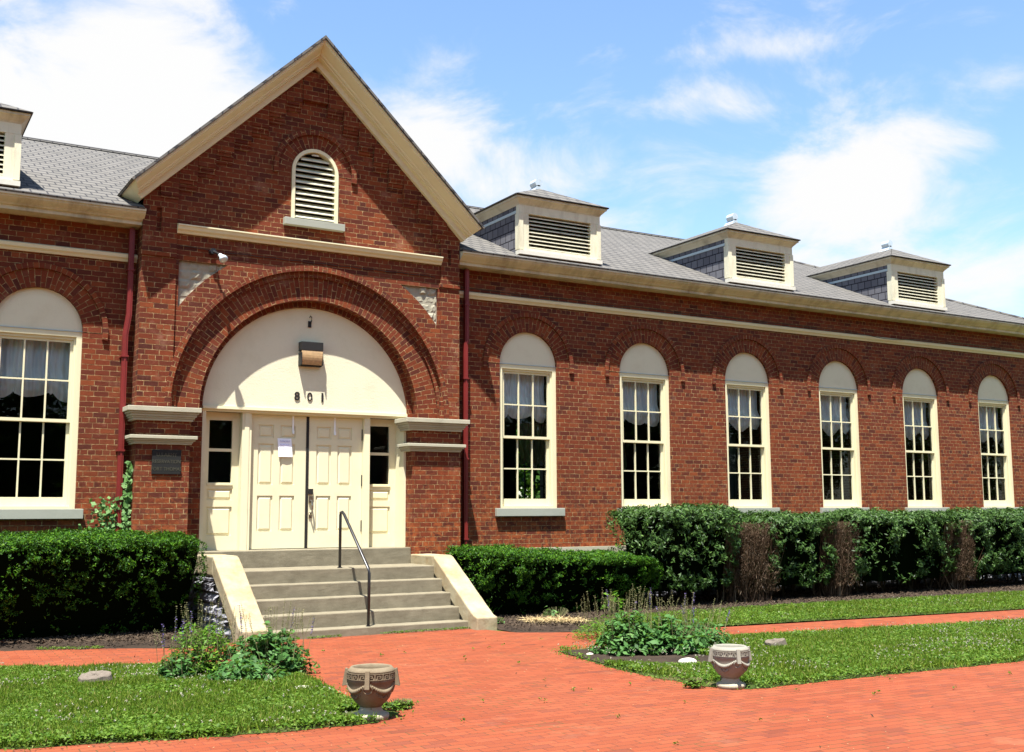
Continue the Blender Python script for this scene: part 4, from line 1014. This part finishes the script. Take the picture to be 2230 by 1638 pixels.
# sprouting weeds in the paving joints and along the edges
g = np.random.default_rng(5)
def along(poly, n, w_, g):
    A = np.array(poly); B = np.roll(A, -1, 0); d = np.linalg.norm(B - A, axis=1); t = g.choice(len(A), n, p=d / d.sum()); u = g.random(n)[:, None]
    return A[t] * (1 - u) + B[t] * u + g.normal(0, w_, (n, 2))
E1 = np.vstack([along(GL_, 5000, .07, g), along(GR_, 7000, .07, g), along(GS_, 3500, .06, g)])
cent = np.column_stack([g.uniform(-5, 6, 110), g.uniform(-12, -3.3, 110)]); E2 = np.repeat(cent, 7, 0) + g.normal(0, .010, (110 * 7, 2))
E3 = np.column_stack([g.uniform(-1.4, 1.9, 1100), -2.36 + g.normal(0, .022, 1100)]); E3 = E3[vnoise(E3, 3, 3) > -.1]
E4 = np.column_stack([g.uniform(-6, -2.4, 1600), np.zeros(1600)]); E4[:, 1] = -1.50 - .42 * np.maximum(0, E4[:, 0] + 4.5) + g.normal(0, .05, 1600); E4 = E4[vnoise(E4, 3, 6) > 0]
EE = np.vstack([E1, E2, E3, E4]); P = np.column_stack([EE, np.full(len(EE), G + .014) + g.random(len(EE)) * .02])
leaf_mesh('weeds', 'clover', P, np.tile(UPZ, (len(P), 1)), .026, .5, spread=.7, kind='stuff')
P = np.column_stack([g.uniform(-5.5, 9, 1100), g.uniform(-14, -2.6, 1100), np.full(1100, G + .006)]); P = P[~in_poly(P, GL_) & ~in_poly(P, GR_) & ~in_poly(P, GS_)]
leaf_mesh('leaf_litter', 'straw', P, np.tile(UPZ, (len(P), 1)), .013, .35, spread=.12, jit=.7, kind='stuff')
P = np.column_stack([g.uniform(-5, 6, 160), g.uniform(-13.5, -3, 160), np.full(160, G + .01)]); P = P[~in_poly(P, GL_) & ~in_poly(P, GR_)]
leaf_mesh('twig_litter', 'mulch', P, np.tile(UPZ, (len(P), 1)), .03, .3, spread=.4, jit=.6, kind='stuff')
P = np.column_stack([g.uniform(-9, -1.95, 16000), g.uniform(-2.5, -.1, 16000)]); P = P[(P[:, 1] > -1.47 - .42 * np.maximum(0, P[:, 0] + 4.5))]
Q = np.column_stack([g.uniform(1.95, 17, 26000), g.uniform(-3.5, -.1, 26000)])
fr_ = np.where(Q[:, 0] < 3.0, -3.2 - .25 * (Q[:, 0] - 1.9), np.where(Q[:, 0] < 4.3, np.maximum(-3.45, -3.47 + (Q[:, 0] - 3)), -2.2)); Q = Q[Q[:, 1] > fr_]
PP = np.vstack([P, Q]); PP = np.column_stack([PP, np.where(PP[:, 0] < 0, G + .085, G + .065) + g.random(len(PP)) * .02])
ed = np.minimum(1, 1)
leaf_mesh('mulch_chips', 'bark', PP, np.tile(UPZ, (len(PP), 1)), .045, .32, spread=.5, jit=.6, kind='stuff')
# straw pile
n = 900; a_ = g.random((n, 2)); P = np.column_stack([2.55 + .62 * (a_[:, 0] - .1) + .05 * g.normal(0, 1, n), -2.75 - .5 * (a_[:, 0] - .5) + .10 * g.normal(0, 1, n), G + .07 + .05 * g.random(n)])
leaf_mesh('straw', 'straw', P, np.tile(UPZ, (n, 1)), .20, .03, spread=.35, kind='stuff')

def box_foliage(name, lab, cat, x0, x1, yf, yb, ztop, mat, n, size, aspect, seed, undercut=.25, rx_=.15, roundf=.30, zbot=None, gaps=.0, core='yewcore', coretop=.12, group=None, spread=.9, ztopR=None, lump=.05, taper=0, tuft=24, side_thin=.25, sparse=.5, inset=.10):
    """clipped hedge or shrub: leaves in a lumpy shell round a solid core coloured as deep shade"""
    zb = (G + .08) if zbot is None else zbot; cx_ = (x0 + x1) / 2; cy_ = (yf + yb) / 2; hx_ = (x1 - x0) / 2; hy_ = (yb - yf) / 2
    root = empty(name, (cx_, cy_, G), lab, cat, group); g = np.random.default_rng(seed)
    def shape(U):   # U in unit superellipsoid directions
        return U
    d = g.normal(0, 1, (int(n * 1.0), 3)); p = 6.0
    # sample on box surface by area
    H = ztop - zb; areas = np.array([2 * hx_ * H * 2.2, 2 * hx_ * H * .4, 2 * hx_ * 2 * hy_ * 1.6, 2 * hy_ * H, 2 * hy_ * H]); areas /= areas.sum()
    f_ = g.choice(5, n, p=areas); u, v_ = g.uniform(-1, 1, n), g.uniform(-1, 1, n)
    S = np.zeros((n, 3))
    S[f_ == 0] = np.column_stack([u, -np.ones(n), v_])[f_ == 0]; S[f_ == 1] = np.column_stack([u, np.ones(n), v_])[f_ == 1]
    S[f_ == 2] = np.column_stack([u, v_, np.ones(n)])[f_ == 2]; S[f_ == 3] = np.column_stack([-np.ones(n), u, v_])[f_ == 3]; S[f_ == 4] = np.column_stack([np.ones(n), u, v_])[f_ == 4]
    # round the corners
    pw = 4.5; nrm = (np.abs(S) ** pw).sum(1) ** (1 / pw); S = S / nrm[:, None] ** roundf * (1)
    Nn = np.sign(S) * np.abs(S) ** 3; Nn /= np.linalg.norm(Nn, axis=1)[:, None]
    hz = (S[:, 2] + 1) / 2
    ux_ = S[:, 0] * hx_; uc = (1 - undercut * np.clip(1 - hz, 0, 1) ** 1.3)
    zt_ = ztop if ztopR is None else ztop + (ztopR - ztop) * (S[:, 0] + 1) / 2
    P = np.column_stack([cx_ + ux_ * (1 - taper * (1 - hz)), cy_ + S[:, 1] * hy_ * uc, zb + hz * (zt_ - zb)])
    if yf < -1e-9: P[:, 2] -= np.clip(-S[:, 1], 0, 1) ** 6 * .04
    lum = vnoise(P, 5.5, seed) + .5 * vnoise(P, 13, seed + 1)
    dep = np.abs(g.normal(0, 1, n)) * .05
    P += Nn * (lum * lump - dep)[:, None]
    # sprigs: leaves gathered round tuft centres, sparse and deep-set on the sides
    fside = (Nn[:, 2] < .45) & (S[:, 2] < .86)
    cell = 2.6 * (vnoise(P, tuft * .42, seed + 7) + vnoise(P, tuft * 1.0, seed + 8) + .8 * vnoise(P, tuft * 2.1, seed + 9) + .5 * vnoise(P, 3.0, seed + 10))
    P = P + Nn * (np.clip(cell, -2.2, 2.2) * .026)[:, None]
    kp = ~fside | (cell + g.normal(0, .5, n) > side_thin + sparse * (1 - hz) * 1.2)
    P, Nn, hz, S = P[kp], Nn[kp], hz[kp], S[kp]; n = len(P)
    if gaps > 0:
        ga = vnoise(P, 7, seed + 3) + .6 * vnoise(P, 16, seed + 4)
        ga = ga + .9 * g.random(n) - .45; front = (Nn[:, 1] < -.4) | (np.abs(Nn[:, 0]) > .5)
        thr = .62 - gaps * (1.25 - hz)
        keep = ~front | (ga < thr); P = P[keep]; Nn = Nn[keep]
    leaf_mesh('foliage', mat, P, Nn * 1.1 + np.array([0, 0, .35]), size, aspect, root, spread=spread, rg=g)
    # core: shade between the leaves painted as a near-black solid
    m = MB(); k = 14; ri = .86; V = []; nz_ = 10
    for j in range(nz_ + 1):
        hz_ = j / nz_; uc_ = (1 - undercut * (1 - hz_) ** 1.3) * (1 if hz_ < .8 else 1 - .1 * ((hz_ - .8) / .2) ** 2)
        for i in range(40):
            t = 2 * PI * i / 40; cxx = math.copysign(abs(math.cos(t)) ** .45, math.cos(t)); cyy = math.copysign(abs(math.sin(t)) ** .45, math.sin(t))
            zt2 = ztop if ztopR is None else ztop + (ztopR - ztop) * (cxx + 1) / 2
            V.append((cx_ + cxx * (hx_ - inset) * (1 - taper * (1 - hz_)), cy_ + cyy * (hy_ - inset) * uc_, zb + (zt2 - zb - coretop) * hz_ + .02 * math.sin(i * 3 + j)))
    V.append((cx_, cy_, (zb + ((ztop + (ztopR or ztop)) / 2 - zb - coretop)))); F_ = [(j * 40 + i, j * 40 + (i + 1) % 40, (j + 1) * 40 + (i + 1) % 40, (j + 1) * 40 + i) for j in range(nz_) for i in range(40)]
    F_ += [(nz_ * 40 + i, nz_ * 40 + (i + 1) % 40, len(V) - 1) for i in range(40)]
    m.add(V, F_); m.build('shade_core', core, root)
    # stems
    sm = MB(); rr_ = random.Random(seed)
    for i in range(max(2, int((x1 - x0) / .45))):
        bx_ = x0 + .35 + (x1 - x0 - .7) * rr_.random(); by_ = cy_ + rr_.uniform(-.15, .25) * hy_
        for q in range(3):
            tx, ty = bx_ + rr_.uniform(-.3, .3), by_ + rr_.uniform(-.3, .2)
            sm.tube([(bx_, by_, G + .02), ((bx_ * 2 + tx) / 3 + rr_.uniform(-.03, .03), (by_ * 2 + ty) / 3, G + .25), (tx, ty, G + .75)], [.022, .016, .008], 5)
    sm.build('stem', 'bark', root)
    return root
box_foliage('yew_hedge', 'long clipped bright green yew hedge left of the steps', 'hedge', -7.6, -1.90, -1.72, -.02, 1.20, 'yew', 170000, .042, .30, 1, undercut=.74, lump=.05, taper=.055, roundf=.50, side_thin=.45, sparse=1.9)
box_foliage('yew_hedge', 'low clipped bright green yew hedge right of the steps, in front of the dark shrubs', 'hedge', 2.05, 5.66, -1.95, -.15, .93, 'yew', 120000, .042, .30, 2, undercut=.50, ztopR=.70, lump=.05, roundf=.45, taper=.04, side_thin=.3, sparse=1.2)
shrubs = [(5.38, 7.45, 1.52, 'dark broad-leaved shrub just right of the low yew hedge, tallest and roundest of the row'),
          (8.02, 9.85, 1.38, 'dark broad-leaved shrub between the two nearest dead brown shrubs'),
          (10.05, 13.32, 1.42, 'wide dark broad-leaved shrub right of the second dead patch'),
          (13.42, 17.6, 1.42, 'dark broad-leaved shrub at the far right end of the row')]
for i, (a, c, z, lb) in enumerate(shrubs):
    box_foliage('broadleaf_shrub', lb, 'shrub', a, c, -1.95 + .1 * (i % 2), -.25, z, 'shrub', int(30000 * (c - a) / 2.3), .078, .27, 50 + i, undercut=.30, gaps=.06, lump=.12, zbot=G + .32, tuft=17, side_thin=.35, sparse=.7, inset=.20,
                roundf=.72 if i == 0 else .55, taper=.05, spread=.75, group='broad-leaved shrubs along the right wing')
# thin green tops behind the dead patches
def dead_shrub(x0, x1, yf, lb, seed, zt_=1.20, n=1100):
    root = empty('dead_shrub', ((x0 + x1) / 2, yf + .5, G), lb, 'dead shrub', 'dead brown shrubs along the right wing'); rr_ = random.Random(seed); m = MB()
    cx_ = (x0 + x1) / 2
    for i in range(n):
        bx_ = cx_ + rr_.uniform(-.5, .5) * (x1 - x0); by_ = yf + .45 + rr_.uniform(-.25, .3)
        tx = bx_ + rr_.gauss(0, .16); ty = yf + rr_.random() ** 1.3 * .9; tz = zt_ * rr_.uniform(.78, 1.02) if rr_.random() < .75 else rr_.uniform(.3, zt_)
        mx_, my_ = bx_ * .45 + tx * .55, by_ * .35 + ty * .65; mz = G + (tz - G) * rr_.uniform(.4, .6)
        p0 = Vector((mx_ + rr_.uniform(-.06, .06), my_, mz)); p1 = Vector((tx, ty, tz)); r0 = rr_.uniform(.003, .006)
        if i % 5 == 0: m.tube([(bx_, by_, G + .05), p0, p1], [.011, .006, .003], 3)
        else: m.tube([p0, (p0 + p1) / 2 + Vector((rr_.uniform(-.04, .04), rr_.uniform(-.04, .04), 0)), p1], [r0, r0 * .8, .0015], 3)
    m.build('twigs', 'dead', root)
    g = np.random.default_rng(seed); k = 15000
    P = np.column_stack([(x0 + x1) / 2 + (x1 - x0) * g.uniform(-.56, .56, k), yf + .02 + np.abs(g.normal(0, .28, k)), G + .25 + (zt_ - G - .2) * g.random(k) ** .7])
    P = P[(vnoise(P, 6, seed) + .4 * vnoise(P, 15, seed)) > -.30]
    side = g.normal(0, 1, P.shape); leaf_mesh('dry_leaves', 'dead', P, side, .085, .05, root, spread=.4, up=(.3, 0, .6))
    m = MB(); m.box(x0 + .1, x1 - .1, yf + .50, yf + .62, G + .15, zt_ - .25)
dead_shrub(7.28, 8.22, -1.80, 'dead brown twiggy shrub, widest of the three, beside the tallest green shrub', 3)
dead_shrub(9.72, 10.32, -1.78, 'dead brown twiggy shrub in the middle of the row', 4)
dead_shrub(13.12, 13.66, -1.80, 'dead brown twiggy shrub farthest to the right', 6, n=600)
for i, (a, c, lb) in enumerate(((7.1, 8.4, 'green shrub growing behind the widest dead brown shrub'), (9.6, 10.7, 'green shrub growing behind the middle dead brown shrub'), (12.9, 14.0, 'green shrub growing behind the farthest dead brown shrub'))):
    box_foliage('broadleaf_shrub', lb, 'shrub', a, c, -1.0, -.15, 1.36, 'shrub', 9000, .085, .30, 80 + i, undercut=.1, gaps=.2, lump=.09, zbot=G + .5, roundf=.4, spread=.75, group='broad-leaved shrubs along the right wing')

# perennials
def clump(name, lab, c, rx_, ry_, h, mat, n, size, aspect, seed, stalks=0, sh=.3, purple=.25, cat='plant', group=None, lean=.5):
    root = empty(name, (c[0], c[1], G), lab, cat, group); g = np.random.default_rng(seed)
    d = g.normal(0, 1, (n, 3)); d[:, 2] = np.abs(d[:, 2]); d /= np.linalg.norm(d, axis=1)[:, None]
    rad = g.random(n) ** .35; lum = 1 + .30 * vnoise(d * 1.0, 3.2, seed) + .22 * vnoise(d * 1.0, 8, seed + 3)
    P = np.column_stack([c[0] + d[:, 0] * rx_ * rad * lum, c[1] + d[:, 1] * ry_ * rad * lum, G + .02 + d[:, 2] * h * rad * lum])
    P = P[(vnoise(P, 9, seed + 1)) < .30]
    Nn = P - np.array([c[0], c[1], G]); Nn /= np.linalg.norm(Nn, axis=1)[:, None]
    leaf_mesh('leaves', mat, P, Nn * .6 + np.array([0, 0, .9]), size, aspect, root, spread=.55, bend=.06, rg=g)
    rr_ = random.Random(seed); sm = MB()
    for i in range(60):
        t = rr_.uniform(0, 2 * PI); r_ = rr_.random() ** .5 * .85
        sm.tube([(c[0] + .3 * rx_ * r_ * math.cos(t), c[1] + .3 * ry_ * r_ * math.sin(t), G), (c[0] + rx_ * r_ * math.cos(t), c[1] + ry_ * r_ * math.sin(t), G + h * .75 * math.sqrt(max(0, 1 - r_ * r_)) + .05)], [.004, .002], 4)
    sm.build('stem', 'stalk', root)
    if stalks:
        m = MB(); Q = []; W_ = []
        for i in range(stalks):
            t = rr_.uniform(0, 2 * PI); r_ = rr_.random() ** .5; bx_, by_ = c[0] + rx_ * .9 * r_ * math.cos(t), c[1] + ry_ * .9 * r_ * math.sin(t)
            z0_ = G + h * .45; hh = h * math.sqrt(max(.1, 1 - r_ * r_ * .8)) * .6 + sh * rr_.uniform(.55, 1.1)
            lx, ly = rr_.gauss(0, .06) + lean * .12 * math.cos(t), rr_.gauss(0, .05)
            tp = Vector((bx_ + lx, by_ + ly, z0_ + hh)); b0 = Vector((bx_, by_, z0_ - .1)); m.tube([b0, (b0 + tp) / 2 + Vector((rr_.uniform(-.01, .01), 0, 0)), tp], [.003, .0025, .0015], 3)
            pu = rr_.random() < purple
            for k in range(12):
                p = b0.lerp(tp, 1 - k * .035)
                for q in range(4): (Q if pu else W_).append((p.x + rr_.gauss(0, .006), p.y + rr_.gauss(0, .006), p.z))
        m.build('flower_stalk', 'stalk', root)
        if W_: leaf_mesh('seed_whorls', 'stalk', np.array(W_), np.tile(UPZ, (len(W_), 1)), .014, .5, root, spread=.5, rg=g, kind='stuff')
        if Q: leaf_mesh('flower_spikes', 'purple', np.array(Q), g.normal(0, 1, (len(Q), 3)), .017, .6, root, spread=.6, rg=g, kind='stuff')
    return root
clump('flowering_plant', 'bushy light green plant at the left of the flower patch on the left lawn', (-3.0, -5.05), .36, .36, .52, 'bright', 3000, .05, .42, 11, stalks=26, sh=.30, purple=.2)
clump('flowering_plant', 'large-leaved dark green salvia right of the bushy plant on the left lawn', (-2.38, -5.30), .46, .42, .47, 'sage', 2400, .085, .5, 12, stalks=30, sh=.28, purple=.12)
clump('flowering_plant', 'small sprawling plant with reddish stems at the left edge of the left flower patch', (-3.28, -5.25), .24, .22, .30, 'sage', 380, .085, .42, 13, stalks=14, sh=.30, purple=.15)
clump('flowering_plant', 'low leafy plant in front of the left flower patch, among the clover', (-2.72, -5.75), .42, .25, .20, 'sage', 800, .08, .45, 14)
clump('flowering_plant', 'large-leaved salvia at the left end of the right flower bed', (1.85, -5.85), .44, .40, .46, 'sage', 2000, .088, .5, 15, stalks=26, sh=.30, purple=.12)
clump('flowering_plant', 'large-leaved salvia in the middle of the right flower bed', (2.35, -6.05), .46, .42, .42, 'sage', 2300, .088, .5, 16, stalks=18, sh=.26, purple=.2)
clump('flowering_plant', 'salvia at the right end of the right flower bed, leaning over the path', (2.85, -5.85), .40, .42, .36, 'sage', 1800, .07, .42, 17, stalks=26, sh=.24, purple=.15, lean=1.6)
clump('flowering_plant', 'low leafy plant behind the right flower bed beside the brick path', (2.6, -4.4), .55, .45, .24, 'bright', 1500, .06, .2, 18, stalks=30, sh=.40, purple=.2)
clump('pokeweed', 'young bright yellow-green broad-leaved weed in front of the low yew hedge', (4.35, -2.05), .20, .15, .42, 'bright', 60, .13, .55, 19, cat='weed')
clump('pokeweed', 'small broad-leaved weed sprouting between the low yew hedge and the nearest dark shrub', (5.05, -1.3), .16, .12, 1.12, 'bright', 70, .10, .5, 20, cat='weed')
clump('creeper', 'low green creeper at the foot of the low yew hedge near the straw', (3.3, -2.0), .30, .12, .22, 'ivy', 60, .10, .6, 22, cat='weed')
clump('creeper', 'small weed at the foot of the right cheek wall', (2.2, -2.1), .12, .10, .10, 'ivy', 40, .06, .6, 23, cat='weed')
clump('creeper', 'clover tuft growing to the right of the nearer stone urn', (-2.08, -7.86), .16, .07, .06, 'clover', 400, .03, .7, 24, cat='weed')
clump('creeper', 'weedy tuft growing to the left of the paler urn', (.80, -8.30), .12, .07, .07, 'clover', 400, .03, .7, 25, cat='weed')
# ivy on the left downpipe
iv = empty('ivy', (-2.93, -.15, .8), 'green ivy climbing behind the left red downpipe above the hedge', 'climbing plant')
g = np.random.default_rng(9)
P = np.vstack([np.column_stack([-3.10 + .13 * g.normal(0, 1, 240), np.full(240, -.10) - .07 * g.random(240), 1.12 + .62 * g.random(240) ** 1.6]),
               np.column_stack([-2.80 + .03 * g.normal(0, 1, 190), np.full(190, -.16) - .15 * g.random(190), 1.15 + 1.05 * g.random(190) ** 1.2])])
P[:240, 0] += (P[:240, 2] - 1.1) * .22
leaf_mesh('leaves', 'ivy', P, np.tile(np.array([-.2, -1, .4]), (len(P), 1)), .075, .75, iv, spread=.45, rg=g)
m = MB(); m.tube([(-3.1, -.06, .81), (-2.95, -.14, .80), (-2.81, -.10, .81)], .007, 5); m.tube([(-2.81, -.10, .8), (-2.80, -.10, 1.5), (-2.79, -.09, 2.2)], .006, 5); m.tube([(-3.1, -.06, .8), (-3.02, -.05, 1.3), (-2.95, -.05, 1.75)], .005, 5); m.build('stem', 'bark', iv)

# ================================================================== urns, stumps, stones
def urn(loc, rot, mat, fmat, lab, tilt=0, sc=1.0):
    u = empty('stone_urn', (0, 0, 0), lab, 'urn', 'cast stone urns at the corners of the walkway')
    m = MB()
    m.lathe([(.07, .105), (.092, .10), (.098, .112), (.125, .135), (.152, .17), (.172, .22), (.184, .27), (.187, .312), (.192, .318), (.194, .335), (.190, .34), (.189, .395), (.194, .40), (.194, .412),
             (.180, .422), (.168, .438), (.158, .440), (.150, .432), (.147, .40), (.150, .33), (.15, .31), (.01, .305)], 56)
    m.build('bowl', mat, u, smooth=True)
    # greek key relief
    k = MB(); nk = 18
    key = [(0, 0, 1.0, .12), (0, .88, 1.0, 1.0), (.08, .12, .22, .72), (.08, .60, .62, .72), (.50, .34, .62, .72), (.34, .34, .62, .44), (.78, .12, .92, .88)]
    for i in range(nk):
        t0 = 2 * PI * i / nk
        for (a, c, e, h) in key:
            z0_, z1_ = .340 + c * .056, .340 + h * .056; A = t0 + a * 2 * PI / nk; B = t0 + e * 2 * PI / nk; rI, rO = .184, .1985
            seg = max(1, int((e - a) * 3 + .5)); 
            for s_ in range(seg):
                p, q = A + (B - A) * s_ / seg, A + (B - A) * (s_ + 1) / seg
                V = [(r_ * math.cos(t), r_ * math.sin(t), z) for z in (z0_, z1_) for t in (p, q) for r_ in (rI, rO)]
                k.add(V, [(1, 3, 7, 5), (0, 1, 5, 4), (3, 2, 6, 7), (4, 5, 7, 6), (0, 2, 3, 1)])
    k.build('greek_key_band', mat, u, fixn=True)
    for i in range(4):
        t = PI / 4 * 0 + i * PI / 2; c_, s_ = math.cos(t), math.sin(t); sm = MB()
        def tr(r_, w_, z): return (r_ * c_ - w_ * s_, r_ * s_ + w_ * c_, z)
        sm.add([tr(.193, -.018, .42), tr(.193, .018, .42), tr(.212, .018, .425), tr(.212, -.018, .425), tr(.193, -.018, .28), tr(.193, .018, .28), tr(.236, .02, .272), tr(.236, -.02, .272)],
               [(0, 3, 2, 1), (4, 5, 6, 7), (3, 7, 6, 2), (0, 4, 7, 3), (1, 2, 6, 5)])
        sm.build('strap', mat, u, bevel=.003, fixn=True)
        rg_ = MB(); pts = [tr(.192 - .012 * (1 - math.cos(a)) * 0 - .02 * (-math.sin(a) + 1) * .5, .036 * math.cos(a), .262 + .038 * math.sin(a)) for a in [2 * PI * q / 20 for q in range(20)]]
        rg_.tube(pts, .008, 8, closed=True); rg_.build('ring', mat, u, smooth=True)
        # garland swag with fruit between the straps
        gm = MB(); rr_ = random.Random(i)
        for q in range(17):
            v_ = q / 16; tt = t + .12 + (PI / 2 - .24) * v_; sag = math.sin(PI * v_); z = .300 - .062 * sag; r_ = .186 - .008 * sag
            gm.ball((r_ * math.cos(tt), r_ * math.sin(tt), z), .010 + .012 * sag, 5)
            if .2 < v_ < .8:
                for e in range(5):
                    tz = z - .012 - rr_.random() * .05 * sag; ta = tt + rr_.uniform(-.05, .05); rb = .183 - (.30 - tz) * .16
                    gm.ball((rb * math.cos(ta), rb * math.sin(ta), tz), .0085, 4)
        gm.build('garland', mat, u, smooth=True)
    f = MB(); f.lathe([(.07, .108), (.085, .10), (.088, .085), (.098, .06), (.122, .045), (.146, .036), (.150, .02), (.148, -.01), (.01, -.01)], 40)
    f.build('foot', fmat, u, smooth=True)
    u.location = loc; u.rotation_euler = (tilt, 0, rot); u.scale = (sc, sc, sc * .93)
urn((-2.455, -8.13, G + .01), R_(-122), 'urn', 'urn_foot', 'brown weathered cast stone urn with Greek key band, nearest the camera beside the left lawn', .0)
urn((1.10, -8.46, G + .01), R_(-108), 'urn_pale', 'urn_foot', 'pale cast stone urn with Greek key band at the corner of the right lawn', .0, .93)
def stump(loc, r_, h, lab, seed, tilt, rotz=0):
    m = MB(); rr_ = random.Random(seed); n = 26; V = []; prof_ = [(1.18, -.03), (1.06, h * .3), (1.0, h * .75), (.98, h), (.9, h + .008), (.45, h + .004), (.02, h + .006)]
    ph = [rr_.uniform(-.07, .07) for _ in range(n)]
    for (f_, z) in prof_:
        for k in range(n):
            t = 2 * PI * k / n; q = r_ * f_ * (1 + ph[k] * (1 if f_ > .8 else .3) + .06 * math.sin(3 * t + seed)); V.append((q * math.cos(t), q * math.sin(t), z + rr_.uniform(-.006, .006)))
    m.add(V, [(i * n + k, i * n + (k + 1) % n, (i + 1) * n + (k + 1) % n, (i + 1) * n + k) for i in range(len(prof_) - 1) for k in range(n)])
    o = m.build('tree_stump', 'stumpwood', label=lab, cat='tree stump', group='cut tree stumps in the lawn'); o.location = loc; o.rotation_euler = (tilt[0], tilt[1], rotz)
stump((-4.05, -5.15, G + .02), .155, .095, 'low grey sawn tree stump in the clover of the left lawn', 3, (R_(5), R_(-6)))
stump((3.52, -6.55, G), .125, .11, 'small grey tree stump in the right lawn behind the pale urn', 4, (R_(-4), R_(-10)))
def stone(loc, sx, sy, sz, lab, seed):
    bm = bmesh.new(); bmesh.ops.create_icosphere(bm, subdivisions=3, radius=1); rr_ = random.Random(seed); k = [(Vector([rr_.gauss(0, 1.6) for _ in range(3)]), rr_.uniform(0, 6)) for _ in range(6)]
    for v_ in bm.verts:
        n_ = sum(math.sin(v_.co.dot(a) + c) for a, c in k) / 6; v_.co *= 1 + .16 * n_; v_.co = Vector((v_.co.x * sx, v_.co.y * sy, v_.co.z * sz))
    me = bpy.data.meshes.new('rock'); bm.to_mesh(me); bm.free(); me.materials.append(MAT['whiterock'])
    for p in me.polygons: p.use_smooth = True
    o = bpy.data.objects.new('rock', me); COL.objects.link(o); o.location = loc; setp(o, lab, 'rock')
stone((-2.47, -6.58, G + .025), .125, .11, .045, 'flat pale stone lying in the left lawn in front of the salvia', 1)
stone((1.79, -6.98, G + .025), .10, .09, .045, 'flat pale stone at the front edge of the right flower bed', 2)
stone((1.35, -5.75, G + .01), .05, .04, .02, 'tiny pale stone at the left corner of the right flower bed', 5)

# ================================================================== trees outside the frame (seen in the panes) and behind the hall
def tree(loc, h, r_, lab, seed, n=9000, leaf=.32):
    t = empty('tree', loc, lab, 'tree', 'trees around the hall'); rr_ = random.Random(seed); g = np.random.default_rng(seed); m = MB()
    th = h * .4; m.tube([(loc[0], loc[1], loc[2] - .2), (loc[0] + .1, loc[1], loc[2] + th * .5), (loc[0], loc[1] + .1, loc[2] + th), (loc[0], loc[1], loc[2] + h * .8)], [.38, .30, .22, .06], 9)
    cs = []
    for i in range(16):
        a = rr_.uniform(0, 2 * PI); q = rr_.random() ** .6 * r_ * .7; z = loc[2] + h * (rr_.uniform(.05, .30) if i < 7 else rr_.uniform(.3, .92)); sh = 1 - abs((z - loc[2]) / h - .6) * .8
        c = (loc[0] + q * sh * math.cos(a), loc[1] + q * sh * math.sin(a), z); cs.append(c)
        m.tube([(loc[0], loc[1], loc[2] + th * rr_.uniform(.5, 1)), ((loc[0] + c[0]) / 2, (loc[1] + c[1]) / 2, (loc[2] + th + c[2]) / 2), c], [.12, .07, .02], 5)
    m.build('trunk', 'bark', t); P = []
    for c in cs:
        d = g.normal(0, 1, (n // 16, 3)); d /= np.linalg.norm(d, axis=1)[:, None]; rad = g.random(n // 16) ** .4
        P.append(np.array(c) + d * rad[:, None] * np.array([r_ * .42, r_ * .42, h * .13]))
    P = np.vstack(P); leaf_mesh('crown', 'treeleaf', P, g.normal(0, 1, P.shape), leaf, .6, t, rg=g)
tl = [(-26, -46), (-17, -42), (-9, -47), (-1, -43), (7, -46), (15, -42), (23, -46), (31, -42), (39, -45), (47, -40), (55, -44), (33, -52), (44, -52), (63, -38), (-22, -54), (-13, -55), (-5, -53), (3, -55), (11, -53), (19, -55), (-32, -50), (27, -54)]
for i, (x, y) in enumerate(tl):
    tree((x, y, G), 19 + (i * 37 % 5), 6.8, 'leafy tree in the row across the lawn behind the camera, number %d from the west' % (i + 1), 100 + i, 16000, .38)
for i, (x, y) in enumerate(((10.5, 16.0), (15.0, 16.5), (20.0, 17.0), (26.0, 18))):
    tree((x, y, G - .8), 7.5, 3.4, 'leafy garden tree behind the hall, %s from the left' % ('first', 'second', 'third', 'fourth')[i], 200 + i, 12000, .26)
